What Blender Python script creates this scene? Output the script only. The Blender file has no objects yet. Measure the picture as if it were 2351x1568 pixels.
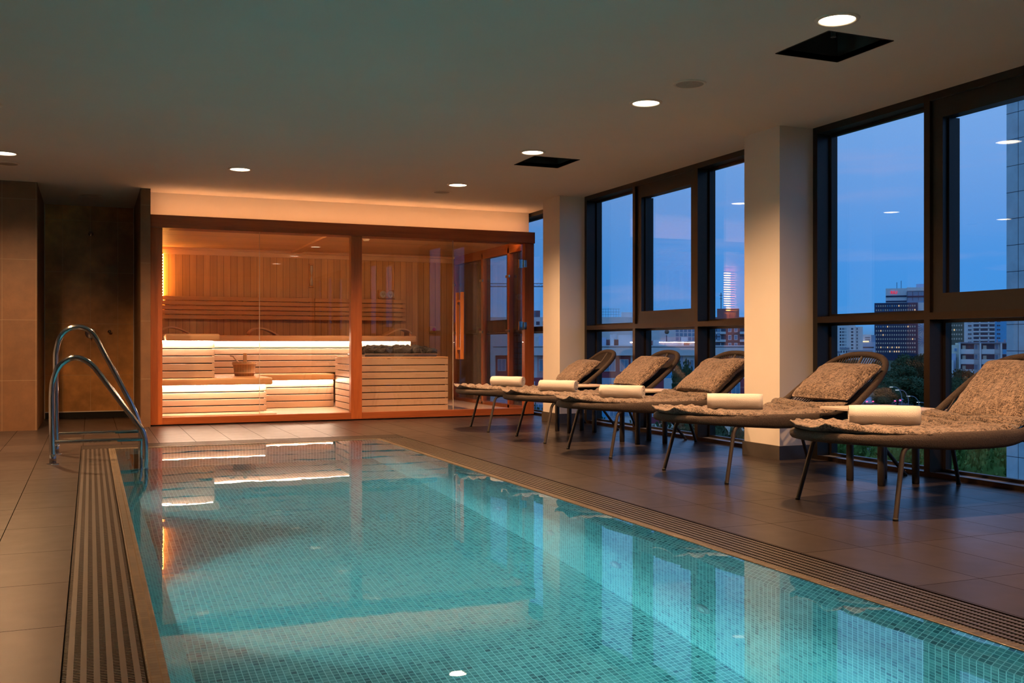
import bpy, bmesh, math, random
from mathutils import Vector, Matrix, noise
random.seed(7)
PI = math.pi
sc = bpy.context.scene
C = sc.collection

# ------------------------------------------------------------------ camera
FPX, YAW, HY, CXP, CAMZ = 2310.0, math.radians(22.75), 792.0, 1176.0, 0.86
cd = bpy.data.cameras.new('camera')
cam = bpy.data.objects.new('camera', cd)
C.objects.link(cam)
cam.location = (0, 0, CAMZ)
cam.rotation_euler = (PI / 2, 0, -YAW)
cd.sensor_fit = 'HORIZONTAL'
cd.sensor_width = 36.0
cd.lens = FPX / 2351 * 36.0
cd.shift_x = -(CXP - 1175.5) / 2351
cd.shift_y = (HY - 784.0) / 2351
cd.clip_start = 0.05
cd.clip_end = 3000
sc.camera = cam

# ------------------------------------------------------------------ view and sampling
sc.view_settings.view_transform = 'Standard'
sc.view_settings.look = 'None'
sc.view_settings.gamma = 1.0
sc.view_settings.use_curve_mapping = False
sc.view_settings.exposure = 0.35
cy = sc.cycles
cy.max_bounces = 10
cy.diffuse_bounces = 4
cy.glossy_bounces = 5
cy.transmission_bounces = 6
cy.transparent_max_bounces = 24
cy.sample_clamp_indirect = 4.0
cy.sample_clamp_direct = 0.0
cy.caustics_reflective = False
cy.caustics_refractive = True
cy.blur_glossy = 1.0
cy.use_adaptive_sampling = True
cy.adaptive_threshold = 0.02
cy.use_denoising = True

# light levels
SKY = 1.26
LAMP = 480.0
POOL = 240.0
POOL_SPOT = 520.0
LED = 112.0
BEAM_FILL = 27.0  # strength of the unseen strip added on the sauna beam
SAUNA_FILL = 150.0

# ------------------------------------------------------------------ world: dusk sky
w = bpy.data.worlds.new('dusk_sky')
sc.world = w
w.use_nodes = True
nt = w.node_tree
nt.nodes.clear()
def N(nt, t, **k):
    n = nt.nodes.new(t)
    for a, b in k.items():
        if a == 'inp':
            for q, v in b.items():
                n.inputs[q].default_value = v
        else:
            setattr(n, a, b)
    return n
def ramp(nt, stops, interp='LINEAR'):
    r = N(nt, 'ShaderNodeValToRGB')
    r.color_ramp.interpolation = interp
    e = r.color_ramp.elements
    while len(e) < len(stops):
        e.new(0.5)
    for i, (p, c) in enumerate(stops):
        e[i].position = p
        e[i].color = (*c, 1) if len(c) == 3 else c
    return r
tc = N(nt, 'ShaderNodeTexCoord')
sep = N(nt, 'ShaderNodeSeparateXYZ')
nt.links.new(tc.outputs['Generated'], sep.inputs[0])
rp = ramp(nt, [(0.0, (0.055, 0.12, 0.20)), (0.018, (0.040, 0.21, 0.52)), (0.07, (0.048, 0.215, 0.55)), (0.14, (0.10, 0.245, 0.55)), (0.26, (0.16, 0.31, 0.60)), (0.6, (0.11, 0.23, 0.47)), (1.0, (0.08, 0.18, 0.40))])
nt.links.new(sep.outputs['Z'], rp.inputs[0])
mp = N(nt, 'ShaderNodeMapping')
mp.inputs['Scale'].default_value = (1.2, 1.2, 11.0)
nt.links.new(tc.outputs['Generated'], mp.inputs[0])
nz = N(nt, 'ShaderNodeTexNoise', inp={'Scale': 3.2, 'Detail': 6.0, 'Roughness': 0.55})
nt.links.new(mp.outputs[0], nz.inputs['Vector'])
cr = ramp(nt, [(0.52, (0, 0, 0)), (0.72, (0.6, 0.6, 0.6))])
nt.links.new(nz.outputs['Fac'], cr.inputs[0])
mx = N(nt, 'ShaderNodeMixRGB', blend_type='MIX')
mx.inputs[2].default_value = (0.21, 0.27, 0.52, 1)
nt.links.new(cr.outputs[0], mx.inputs[0])
nt.links.new(rp.outputs[0], mx.inputs[1])
bg = N(nt, 'ShaderNodeBackground')
bg.inputs['Strength'].default_value = SKY
wo = N(nt, 'ShaderNodeOutputWorld')
nt.links.new(mx.outputs[0], bg.inputs[0])
nt.links.new(bg.outputs[0], wo.inputs[0])

# ------------------------------------------------------------------ materials
M = {}
def newmat(name):
    m = bpy.data.materials.new(name)
    m.use_nodes = True
    t = m.node_tree
    t.nodes.clear()
    o = N(t, 'ShaderNodeOutputMaterial')
    M[name] = m
    return m, t, o
def L(t, a, b):
    t.links.new(a, b)
def pbsdf(t, o, col=(0.5, 0.5, 0.5), rough=0.5, metal=0.0, spec=0.5, coat=0.0):
    b = N(t, 'ShaderNodeBsdfPrincipled')
    b.inputs['Base Color'].default_value = (*col, 1)
    b.inputs['Roughness'].default_value = rough
    b.inputs['Metallic'].default_value = metal
    b.inputs['Specular IOR Level'].default_value = spec
    b.inputs['Coat Weight'].default_value = coat
    L(t, b.outputs[0], o.inputs[0])
    return b
def math_(t, op, a, b=None, c=None):
    n = N(t, 'ShaderNodeMath', operation=op)
    for i, v in enumerate((a, b, c)):
        if v is None:
            continue
        if isinstance(v, (int, float)):
            n.inputs[i].default_value = v
        else:
            L(t, v, n.inputs[i])
    return n.outputs[0]
def mixc(t, f, a, b, mode='MIX'):
    n = N(t, 'ShaderNodeMixRGB', blend_type=mode)
    for i, v in enumerate((f, a, b)):
        if isinstance(v, (int, float)):
            n.inputs[i].default_value = v
        elif isinstance(v, tuple):
            n.inputs[i].default_value = (*v, 1)
        else:
            L(t, v, n.inputs[i])
    return n.outputs[0]
def coords(t, space='Object'):
    tc = N(t, 'ShaderNodeTexCoord')
    s = N(t, 'ShaderNodeSeparateXYZ')
    L(t, tc.outputs[space], s.inputs[0])
    return tc.outputs[space], s.outputs
def comb(t, x, y, z=0.0):
    n = N(t, 'ShaderNodeCombineXYZ')
    for i, v in enumerate((x, y, z)):
        if isinstance(v, (int, float)):
            n.inputs[i].default_value = v
        else:
            L(t, v, n.inputs[i])
    return n.outputs[0]
def noise_(t, vec, scale, detail=3.0, rough=0.5, sx=1, sy=1, sz=1):
    if (sx, sy, sz) != (1, 1, 1):
        mp = N(t, 'ShaderNodeMapping')
        mp.inputs['Scale'].default_value = (sx, sy, sz)
        L(t, vec, mp.inputs[0])
        vec = mp.outputs[0]
    n = N(t, 'ShaderNodeTexNoise', inp={'Scale': scale, 'Detail': detail, 'Roughness': rough})
    L(t, vec, n.inputs['Vector'])
    return n.outputs['Fac']
def bump(t, b, h, strength=0.3, dist=0.01):
    n = N(t, 'ShaderNodeBump')
    n.inputs['Strength'].default_value = strength
    n.inputs['Distance'].default_value = dist
    L(t, h, n.inputs['Height'])
    L(t, n.outputs[0], b.inputs['Normal'])
def simple(name, col, rough=0.5, metal=0.0, spec=0.5, nscale=0, namt=0.0, bmp=0.0, coat=0.0, sx=1, sy=1, sz=1):
    m, t, o = newmat(name)
    b = pbsdf(t, o, col, rough, metal, spec, coat)
    if nscale:
        v, s = coords(t)
        f = noise_(t, v, nscale, 4, 0.6, sx, sy, sz)
        if namt:
            lo = tuple(c * (1 - namt) for c in col)
            hi = tuple(min(1, c * (1 + namt)) for c in col)
            r = ramp(t, [(0.3, lo), (0.7, hi)])
            L(t, f, r.inputs[0])
            L(t, r.outputs[0], b.inputs['Base Color'])
        if bmp:
            bump(t, b, f, bmp, 0.01)
    return m
def emis(name, col, s):
    m, t, o = newmat(name)
    e = N(t, 'ShaderNodeEmission')
    e.inputs[0].default_value = (*col, 1)
    e.inputs[1].default_value = s
    L(t, e.outputs[0], o.inputs[0])
    return m
def tiles(name, ax, px, py, ox, oy, gap, base, var, grout, rough=0.45, nsc=6.0, stains=0.0, bmp=0.15, spec=0.5):
    """stack-bonded tiles on the plane spanned by axes ax (e.g. 'XY')"""
    m, t, o = newmat(name)
    v, s = coords(t)
    a = s['XYZ'.index(ax[0])]
    c = s['XYZ'.index(ax[1])]
    ua = math_(t, 'DIVIDE', math_(t, 'SUBTRACT', a, ox), px)
    ub = math_(t, 'DIVIDE', math_(t, 'SUBTRACT', c, oy), py)
    fa = math_(t, 'FRACT', ua)
    fb = math_(t, 'FRACT', ub)
    ga = math_(t, 'LESS_THAN', fa, gap / px)
    gb = math_(t, 'LESS_THAN', fb, gap / py)
    g = math_(t, 'MAXIMUM', ga, gb)
    ia = math_(t, 'FLOOR', ua)
    ib = math_(t, 'FLOOR', ub)
    wn = N(t, 'ShaderNodeTexWhiteNoise', noise_dimensions='2D')
    L(t, comb(t, ia, ib), wn.inputs['Vector'])
    r = ramp(t, var)
    L(t, wn.outputs['Value'], r.inputs[0])
    nn = noise_(t, v, nsc, 6, 0.65)
    rr = ramp(t, [(0.3, (0.82, 0.82, 0.82)), (0.7, (1.15, 1.13, 1.1))])
    L(t, nn, rr.inputs[0])
    col = mixc(t, 1.0, r.outputs[0], rr.outputs[0], 'MULTIPLY')
    if stains:
        n2 = noise_(t, v, 1.3, 5, 0.6)
        r2 = ramp(t, [(0.35, (1 - stains,) * 3), (0.7, (1 + stains,) * 3)])
        L(t, n2, r2.inputs[0])
        col = mixc(t, 1.0, col, r2.outputs[0], 'MULTIPLY')
    col = mixc(t, g, col, grout)
    b = pbsdf(t, o, base, rough)
    L(t, col, b.inputs['Base Color'])
    rg = math_(t, 'MULTIPLY_ADD', noise_(t, v, 9, 3), 0.08, rough - 0.03)
    L(t, rg, b.inputs['Roughness'])
    L(t, math_(t, 'MULTIPLY', math_(t, 'SUBTRACT', 1.0, g), spec), b.inputs['Specular IOR Level'])
    h = math_(t, 'SUBTRACT', math_(t, 'MULTIPLY', noise_(t, v, 120, 2), 0.02), g)
    bump(t, b, h, bmp, 0.003)
    return m
def wood(name, c1, c2, grain='Z', plank=None, pax='X', gap=0.05, rough=0.45, gapcol=None, off=0.0, coat=0.0, gvar=0.35):
    """wood with grain along an axis; optional planks across another axis"""
    m, t, o = newmat(name)
    v, s = coords(t)
    sx = [9.0, 9.0, 9.0]
    sx['XYZ'.index(grain)] = 0.55
    vec = v
    g = None
    if plank:
        u = math_(t, 'DIVIDE', math_(t, 'SUBTRACT', s['XYZ'.index(pax)], off), plank)
        f = math_(t, 'FRACT', u)
        g = math_(t, 'LESS_THAN', f, gap)
        wn = N(t, 'ShaderNodeTexWhiteNoise', noise_dimensions='1D')
        L(t, math_(t, 'FLOOR', u), wn.inputs['W'])
        ad = N(t, 'ShaderNodeVectorMath', operation='MULTIPLY_ADD')
        ad.inputs[1].default_value = (1, 1, 1)
        L(t, v, ad.inputs[0])
        k = comb(t, math_(t, 'MULTIPLY', wn.outputs['Value'], 7.0), math_(t, 'MULTIPLY', wn.outputs['Value'], 13.0), math_(t, 'MULTIPLY', wn.outputs['Value'], 5.0))
        L(t, k, ad.inputs[2])
        vec = ad.outputs[0]
    n1 = noise_(t, vec, 1.6, 6, 0.6, *sx)
    n2 = noise_(t, vec, 9.0, 3, 0.6, *sx)
    f1 = math_(t, 'ADD', math_(t, 'MULTIPLY', n1, 0.75), math_(t, 'MULTIPLY', n2, 0.3))
    r = ramp(t, [(0.33, c2), (0.66, c1)])
    L(t, f1, r.inputs[0])
    col = r.outputs[0]
    if plank:
        rr = ramp(t, [(0.0, (1 - gvar,) * 3), (1.0, (1.08,) * 3)])
        L(t, wn.outputs['Value'], rr.inputs[0])
        col = mixc(t, 1.0, col, rr.outputs[0], 'MULTIPLY')
        col = mixc(t, g, col, gapcol or tuple(c * 0.25 for c in c2))
    b = pbsdf(t, o, c1, rough, coat=coat)
    L(t, col, b.inputs['Base Color'])
    h = math_(t, 'MULTIPLY', n2, 0.3)
    if g is not None:
        h = math_(t, 'SUBTRACT', h, g)
    bump(t, b, h, 0.25, 0.004)
    return m
def glass(name, tint=(0.97, 0.98, 0.98), r0=0.045, rough=0.0):
    m, t, o = newmat(name)
    tr = N(t, 'ShaderNodeBsdfTransparent')
    tr.inputs[0].default_value = (*tint, 1)
    gl = N(t, 'ShaderNodeBsdfGlossy')
    gl.inputs['Roughness'].default_value = rough
    gl.inputs['Color'].default_value = (1, 1, 1, 1)
    lw = N(t, 'ShaderNodeLayerWeight')
    lw.inputs['Blend'].default_value = 0.5
    p = math_(t, 'POWER', lw.outputs['Facing'], 4.0)
    f = math_(t, 'MULTIPLY_ADD', p, 1 - r0, r0)
    mx = N(t, 'ShaderNodeMixShader')
    L(t, f, mx.inputs[0])
    L(t, tr.outputs[0], mx.inputs[1])
    L(t, gl.outputs[0], mx.inputs[2])
    L(t, mx.outputs[0], o.inputs[0])
    return m

simple('white_plaster', (0.65, 0.61, 0.56), 0.85, nscale=1.5, namt=0.03)
simple('ceiling_paint', (0.60, 0.57, 0.52), 0.9, nscale=0.8, namt=0.03)
FT = [(0.0, (0.022, 0.0175, 0.0165)), (1.0, (0.029, 0.0235, 0.022))]
tiles('floor_tile', 'XY', 0.308, 0.62, -0.367, 2.75, 0.0038, (0.1, 0.09, 0.08), FT, (0.010, 0.008, 0.007), 0.31, 5.0, 0.10, 0.05, 0.24)
WT = [(0.0, (0.125, 0.063, 0.028)), (1.0, (0.145, 0.073, 0.033))]
tiles('wall_tile', 'XZ', 0.305, 0.607, -0.508, -0.105, 0.004, (0.1, 0.08, 0.06), WT, (0.24, 0.18, 0.12), 0.5, 9.0, 0.10)
tiles('wall_tile_side', 'YZ', 0.61, 0.607, 11.2, -0.105, 0.004, (0.1, 0.08, 0.06), WT, (0.24, 0.18, 0.12), 0.5, 9.0, 0.10)
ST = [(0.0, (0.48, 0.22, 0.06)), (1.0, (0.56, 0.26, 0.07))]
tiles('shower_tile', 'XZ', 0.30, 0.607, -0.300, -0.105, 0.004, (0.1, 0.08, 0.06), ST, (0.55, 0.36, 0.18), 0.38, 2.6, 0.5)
MT = [(0.0, (0.045, 0.13, 0.15)), (0.1, (0.10, 0.24, 0.26)), (0.4, (0.16, 0.34, 0.35)), (0.8, (0.24, 0.45, 0.45)), (1.0, (0.31, 0.54, 0.53))]
for nm, ax in (('mosaic_floor', 'XY'), ('mosaic_side', 'YZ'), ('mosaic_end', 'XZ')):
    tiles(nm, ax, 0.0255, 0.0255, 0.19, 0.0, 0.0038, (0.3, 0.5, 0.5), MT, (0.80, 0.95, 0.92), 0.3, 30.0, 0.08, 0.1)
CT = [(0.0, (0.035, 0.029, 0.020)), (1.0, (0.08, 0.066, 0.047))]
tiles('coping_tile', 'XY', 0.0275, 0.0255, 0.135, 0.0, 0.003, (0.2, 0.15, 0.1), CT, (0.10, 0.08, 0.055), 0.42, 30.0, 0.2, 0.3, 0.3)
simple('black_frame', (0.018, 0.015, 0.013), 0.38, 0.4, nscale=40, namt=0.1)
simple('bronze_frame', (0.032, 0.020, 0.012), 0.35, 0.6, nscale=30, namt=0.1)
simple('sill_metal', (0.35, 0.36, 0.38), 0.35, 0.7)
simple('grate_plastic', (0.034, 0.028, 0.024), 0.38, nscale=20, namt=0.1)
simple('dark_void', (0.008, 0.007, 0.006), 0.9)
simple('chrome', (0.75, 0.76, 0.78), 0.12, 1.0)
simple('steel', (0.33, 0.34, 0.36), 0.13, 1.0, nscale=60, namt=0.06)
simple('baseboard_tile', (0.055, 0.047, 0.040), 0.45, nscale=8, namt=0.15)
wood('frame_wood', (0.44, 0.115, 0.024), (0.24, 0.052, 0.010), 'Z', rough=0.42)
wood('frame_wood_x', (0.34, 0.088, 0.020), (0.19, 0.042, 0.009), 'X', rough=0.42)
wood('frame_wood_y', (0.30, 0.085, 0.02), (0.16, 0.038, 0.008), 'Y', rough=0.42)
wood('plank_back', (0.66, 0.35, 0.12), (0.50, 0.24, 0.07), 'Z', 0.088, 'X', 0.05, 0.5, gvar=0.14)
wood('plank_side', (0.66, 0.35, 0.12), (0.50, 0.24, 0.07), 'Z', 0.088, 'Y', 0.05, 0.5, gvar=0.14)
wood('plank_ceiling', (0.85, 0.56, 0.30), (0.74, 0.45, 0.21), 'X', 0.088, 'Y', 0.04, 0.5, gvar=0.12)
wood('bench_wood', (0.68, 0.48, 0.34), (0.60, 0.40, 0.27), 'X', rough=0.42)
wood('bench_wood_y', (0.68, 0.48, 0.34), (0.60, 0.40, 0.27), 'Y', rough=0.42)
wood('bench_slab', (0.76, 0.47, 0.25), (0.66, 0.38, 0.18), 'X', rough=0.42)
wood('sauna_floor', (0.66, 0.48, 0.33), (0.52, 0.36, 0.24), 'X', 0.11, 'Y', 0.05, 0.45, gvar=0.1)
wood('backrest_wood', (0.62, 0.31, 0.10), (0.48, 0.21, 0.06), 'X', rough=0.45)
wood('handle_wood', (0.60, 0.20, 0.04), (0.42, 0.12, 0.02), 'Z', rough=0.4)
wood('bucket_wood', (0.60, 0.34, 0.14), (0.44, 0.22, 0.08), 'Z', 0.03, 'X', 0.08, 0.5)
simple('stone', (0.012, 0.011, 0.011), 0.9, nscale=25, namt=0.4, bmp=0.8)
glass('window_glass', (0.93, 0.96, 0.97), 0.05)
glass('sauna_glass', (0.97, 0.965, 0.955), 0.04)
emis('lamp_face', (1.0, 0.80, 0.55), 9.0)
emis('led_warm', (1.0, 0.70, 0.50), LED)
emis('led_corner', (1.0, 0.46, 0.10), 17.0)
emis('added_inner_glow', (1.0, 0.55, 0.24), 46.0)  # emission of the unseen strip added inside the sauna
emis('added_beam_glow', (1.0, 0.43, 0.17), BEAM_FILL)
emis('pool_lens', (0.42, 0.86, 1.0), POOL)
simple('lamp_ring', (0.62, 0.55, 0.46), 0.4)
simple('speaker_grille', (0.30, 0.27, 0.23), 0.7, nscale=300, namt=0.5)
simple('rope', (0.040, 0.027, 0.021), 0.85, nscale=160, namt=0.5, bmp=0.6)
simple('leg_metal', (0.030, 0.022, 0.019), 0.6)
simple('table_leg', (0.020, 0.016, 0.015), 0.6)
simple('table_top', (0.50, 0.42, 0.36), 0.42, nscale=10, namt=0.05)
simple('inlet_steel', (0.55, 0.56, 0.58), 0.4, 0.5)
simple('inlet_white', (0.9, 0.9, 0.88), 0.3)
simple('rubber', (0.01, 0.01, 0.01), 0.7)
simple('red_plastic', (0.55, 0.03, 0.02), 0.35)
simple('dial_white', (0.55, 0.48, 0.40), 0.4)

def fabric(name, hi, lo, sc_=1.0):
    m, t, o = newmat(name)
    v, s = coords(t)
    a = noise_(t, v, 1.0, 2, 0.5, 420 * sc_, 34 * sc_, 60 * sc_)
    c = noise_(t, v, 1.0, 2, 0.5, 34 * sc_, 360 * sc_, 60 * sc_)
    d = noise_(t, v, 90 * sc_, 3, 0.6)
    f = math_(t, 'ADD', math_(t, 'MULTIPLY', math_(t, 'MAXIMUM', a, c), 0.8), math_(t, 'MULTIPLY', d, 0.25))
    r = ramp(t, [(0.50, lo), (0.61, hi), (0.74, tuple(min(1, x * 1.3) for x in hi))])
    L(t, f, r.inputs[0])
    b = pbsdf(t, o, hi, 0.95, spec=0.15)
    L(t, r.outputs[0], b.inputs['Base Color'])
    b.inputs['Sheen Weight'].default_value = 0.2
    bump(t, b, f, 0.7, 0.006)
    return m
fabric('boucle', (0.25, 0.185, 0.145), (0.028, 0.018, 0.014))
fabric('boucle_pad', (0.20, 0.15, 0.12), (0.02, 0.016, 0.015))
m_, t_, o_ = newmat('terry')
b_ = pbsdf(t_, o_, (0.52, 0.49, 0.475), 0.95, spec=0.1)
v_, s_ = coords(t_)
bump(t_, b_, noise_(t_, v_, 260, 3, 0.7), 0.7, 0.004)
b_.inputs['Sheen Weight'].default_value = 0.4

# water: a refracting surface, nearly still
m_, t_, o_ = newmat('water')
g_ = N(t_, 'ShaderNodeBsdfRefraction')
g_.inputs['IOR'].default_value = 1.333
g_.inputs['Roughness'].default_value = 0.0
g_.inputs['Color'].default_value = (0.66, 0.95, 0.93, 1)
v_, s_ = coords(t_)
n1 = noise_(t_, v_, 2.4, 2, 0.4)
n2 = noise_(t_, v_, 9.0, 2, 0.4, 1, 2.2, 1)
bn = N(t_, 'ShaderNodeBump')
bn.inputs['Strength'].default_value = 0.04
bn.inputs['Distance'].default_value = 0.02
L(t_, math_(t_, 'ADD', n1, math_(t_, 'MULTIPLY', n2, 0.05)), bn.inputs['Height'])
L(t_, bn.outputs[0], g_.inputs['Normal'])
gs_ = N(t_, 'ShaderNodeBsdfGlossy')
gs_.inputs['Roughness'].default_value = 0.0
gs_.inputs['Color'].default_value = (1, 1, 1, 1)
L(t_, bn.outputs[0], gs_.inputs['Normal'])
fr_ = N(t_, 'ShaderNodeFresnel')
fr_.inputs['IOR'].default_value = 1.333
L(t_, bn.outputs[0], fr_.inputs['Normal'])
ms_ = N(t_, 'ShaderNodeMixShader')
L(t_, fr_.outputs[0], ms_.inputs[0])
L(t_, g_.outputs[0], ms_.inputs[1])
L(t_, gs_.outputs[0], ms_.inputs[2])
L(t_, ms_.outputs[0], o_.inputs[0])

# ------------------------------------------------------------------ mesh helpers
class MB:
    def __init__(s):
        s.v = []; s.f = []; s.sm = []
    def add(s, vs, fs, smooth=False):
        k = len(s.v)
        s.v += [tuple(p) for p in vs]
        s.f += [tuple(i + k for i in f) for f in fs]
        s.sm += [smooth] * len(fs)
        return s
    def box(s, x0, x1, y0, y1, z0, z1):
        vs = [(x, y, z) for x in (x0, x1) for y in (y0, y1) for z in (z0, z1)]
        return s.add(vs, [(0, 1, 3, 2), (4, 6, 7, 5), (0, 4, 5, 1), (2, 3, 7, 6), (0, 2, 6, 4), (1, 5, 7, 3)])
    def rbox(s, x0, x1, y0, y1, z0, z1, r=0.005, seg=2):
        bm = bmesh.new()
        bmesh.ops.create_cube(bm, size=1)
        bmesh.ops.scale(bm, vec=(x1 - x0, y1 - y0, z1 - z0), verts=bm.verts)
        bmesh.ops.translate(bm, vec=((x0 + x1) / 2, (y0 + y1) / 2, (z0 + z1) / 2), verts=bm.verts)
        bmesh.ops.bevel(bm, geom=list(bm.edges), offset=r, segments=seg, affect='EDGES', profile=0.5)
        s.bm(bm)
        return s
    def bm(s, bm, smooth=False):
        bm.verts.index_update()
        s.add([v.co[:] for v in bm.verts], [[v.index for v in f.verts] for f in bm.faces], smooth)
        bm.free()
    def tube(s, pts, r, n=10, cap=True, closed=False, ry=None, up=(0, 0, 1)):
        """sweep; r (and ry) may be lists; ry is the radius along 'up'"""
        P = [Vector(p) for p in pts]
        m = len(P)
        ra = r if isinstance(r, (list, tuple)) else [r] * m
        rb = ra if ry is None else (ry if isinstance(ry, (list, tuple)) else [ry] * m)
        vs = []; last = None
        for i, p in enumerate(P):
            a = P[(i - 1) % m] if (closed or i > 0) else p
            b = P[(i + 1) % m] if (closed or i < m - 1) else p
            t = (b - a).normalized()
            u = Vector(up)
            side = t.cross(u)
            if side.length < 0.15:
                side = last if last is not None else t.cross(Vector((1, 0, 0.3)))
                side = side - t * side.dot(t)
            side.normalize()
            if last is not None and side.dot(last) < 0:
                side = -side
            last = side
            n2 = side.cross(t).normalized()
            for k in range(n):
                an = 2 * PI * k / n
                vs.append(p + side * math.cos(an) * ra[i] + n2 * math.sin(an) * rb[i])
        fs = []
        for i in range(m if closed else m - 1):
            j = (i + 1) % m
            for k in range(n):
                q = (k + 1) % n
                fs.append((i * n + k, i * n + q, j * n + q, j * n + k))
        s.add(vs, fs, True)
        if cap and not closed:
            s.add(vs[:n], [tuple(range(n))]); s.add(vs[-n:], [tuple(range(n))])
        return s
    def lathe(s, prof, n=24, cx=0, cy=0, cz=0, ax='Z'):
        """prof: list of (r, h)"""
        vs = []
        for r, h in prof:
            for k in range(n):
                a = 2 * PI * k / n
                if ax == 'Z': vs.append((cx + r * math.cos(a), cy + r * math.sin(a), cz + h))
                elif ax == 'Y': vs.append((cx + r * math.cos(a), cy + h, cz + r * math.sin(a)))
                else: vs.append((cx + h, cy + r * math.cos(a), cz + r * math.sin(a)))
        fs = []
        for i in range(len(prof) - 1):
            for k in range(n):
                q = (k + 1) % n
                fs.append((i * n + k, i * n + q, (i + 1) * n + q, (i + 1) * n + k))
        s.add(vs, fs, True)
        return s
    def disc(s, cx, cy, cz, r, n=32, ax='Z'):
        vs = []
        for k in range(n):
            a = 2 * PI * k / n
            c, d = r * math.cos(a), r * math.sin(a)
            vs.append({'Z': (cx + c, cy + d, cz), 'Y': (cx + c, cy, cz + d), 'X': (cx, cy + c, cz + d)}[ax])
        return s.add(vs, [tuple(range(n))])
    def build(s, name, mat, parent=None, off=(0, 0, 0), normals=True):
        me = bpy.data.meshes.new(name)
        me.from_pydata([(v[0] - off[0], v[1] - off[1], v[2] - off[2]) for v in s.v], [], s.f)
        if normals:
            bm = bmesh.new(); bm.from_mesh(me)
            bmesh.ops.recalc_face_normals(bm, faces=bm.faces)
            bm.to_mesh(me); bm.free()
        for i, p in enumerate(me.polygons):
            p.use_smooth = s.sm[i]
        me.materials.append(M[mat] if isinstance(mat, str) else mat)
        o = bpy.data.objects.new(name, me)
        C.objects.link(o)
        if parent:
            o.parent = parent
        else:
            o.location = off
        return o
def tag(o, label=None, cat=None, group=None, kind=None):
    if label: o['label'] = label
    if cat: o['category'] = cat
    if group: o['group'] = group
    if kind: o['kind'] = kind
    return o
def thing(name, loc, label, cat, group=None, rz=0.0):
    o = bpy.data.objects.new(name, None)
    o.empty_display_size = 0.1
    C.objects.link(o)
    o.location = loc
    o.rotation_euler = (0, 0, rz)
    return tag(o, label, cat, group)
KIDS = {}
def kids(o):
    return [c for c in C.objects if c.parent == o]
def copy_tree(o, parent=None, cache={}):
    c = o.copy()
    C.objects.link(c)
    if parent: c.parent = parent
    if o.name not in cache: cache[o.name] = kids(o)
    for ch in cache[o.name]:
        copy_tree(ch, c)
    return c
def struct(o):
    o['kind'] = 'structure'
    return o
def at(x, y, D):
    """point on the sight line of photo pixel (x, y) at depth D metres"""
    F = Vector((math.sin(YAW), math.cos(YAW), 0)); R = Vector((math.cos(YAW), -math.sin(YAW), 0))
    return Vector((0, 0, CAMZ)) + (F + R * ((x - CXP) / FPX) + Vector((0, 0, 1)) * ((HY - y) / FPX)) * D

# ------------------------------------------------------------------ room shell
XW = 5.05       # inner face of the window frames
XG = 5.19       # glass plane
CEIL = 2.5
YF = 11.3       # sauna front
PX0, PX1, PY0, PY1 = 0.19, 2.42, -1.4, 8.97
YB = -2.2; XL = -2.6
fb = MB()
zf = -0.12
fb.box(XL, -0.072, YB, 12.9, zf, 0)
fb.box(2.705, 5.24, YB, 14.3, zf, 0)
fb.box(-0.072, 2.705, 9.335, 12.9, zf, 0)
fb.box(-0.072, 2.705, YB, -1.75, zf, 0)
struct(fb.build('floor', 'floor_tile'))
# ceiling with two square service openings
holes = [(3.555, 3.99, 4.205, 4.645), (3.555, 3.99, 7.975, 8.43)]
xs = [XL, 3.555, 3.99, 5.24]
ys = [YB, 4.205, 4.645, 7.975, 8.43, 14.3]
cb = MB()
for i in range(3):
    for j in range(5):
        if i == 1 and j in (1, 3): continue
        cb.box(xs[i], xs[i + 1], ys[j], ys[j + 1], CEIL, CEIL + 0.03)
struct(cb.build('ceiling', 'ceiling_paint'))
struct(MB().box(XL - 0.1, XL, YB, 11.2, 0, CEIL).build('wall_left', 'white_plaster'))
struct(MB().box(XL - 0.1, 5.24, YB - 0.1, YB, 0, CEIL).build('wall_rear', 'white_plaster'))
struct(MB().box(XL - 0.1, -0.5, 11.2, 11.6, 0, CEIL).box(-0.64, -0.5, 11.6, 12.9, 0, CEIL).build('wall_shower_left', 'wall_tile'))
struct(MB().box(-0.5, -0.494, 11.204, 12.9, 0, CEIL).build('wall_shower_reveal', 'wall_tile_side'))
struct(MB().box(0.49, 0.583, 11.2, 12.9, 0, CEIL).build('wall_shower_right', 'wall_tile'))
struct(MB().box(0.484, 0.49, 11.204, 12.9, 0, CEIL).build('wall_shower_partition', 'wall_tile_side'))
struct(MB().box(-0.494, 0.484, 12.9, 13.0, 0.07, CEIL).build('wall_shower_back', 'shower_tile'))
tr = MB().box(-0.494, -0.486, 12.885, 12.9, 0.0, CEIL).box(0.476, 0.484, 12.885, 12.9, 0, CEIL).box(-0.486, 0.476, 12.885, 12.9, 0.07, 0.08)
struct(tr.build('trim_1', 'lamp_ring'))
struct(MB().box(-0.486, 0.476, 12.895, 12.95, 0.0, 0.07).build('trim_2', 'dark_void'))
struct(MB().box(0.583, 5.03, YF + 0.16, YF + 0.26, 2.2325, CEIL).build('wall_front', 'white_plaster'))

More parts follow.
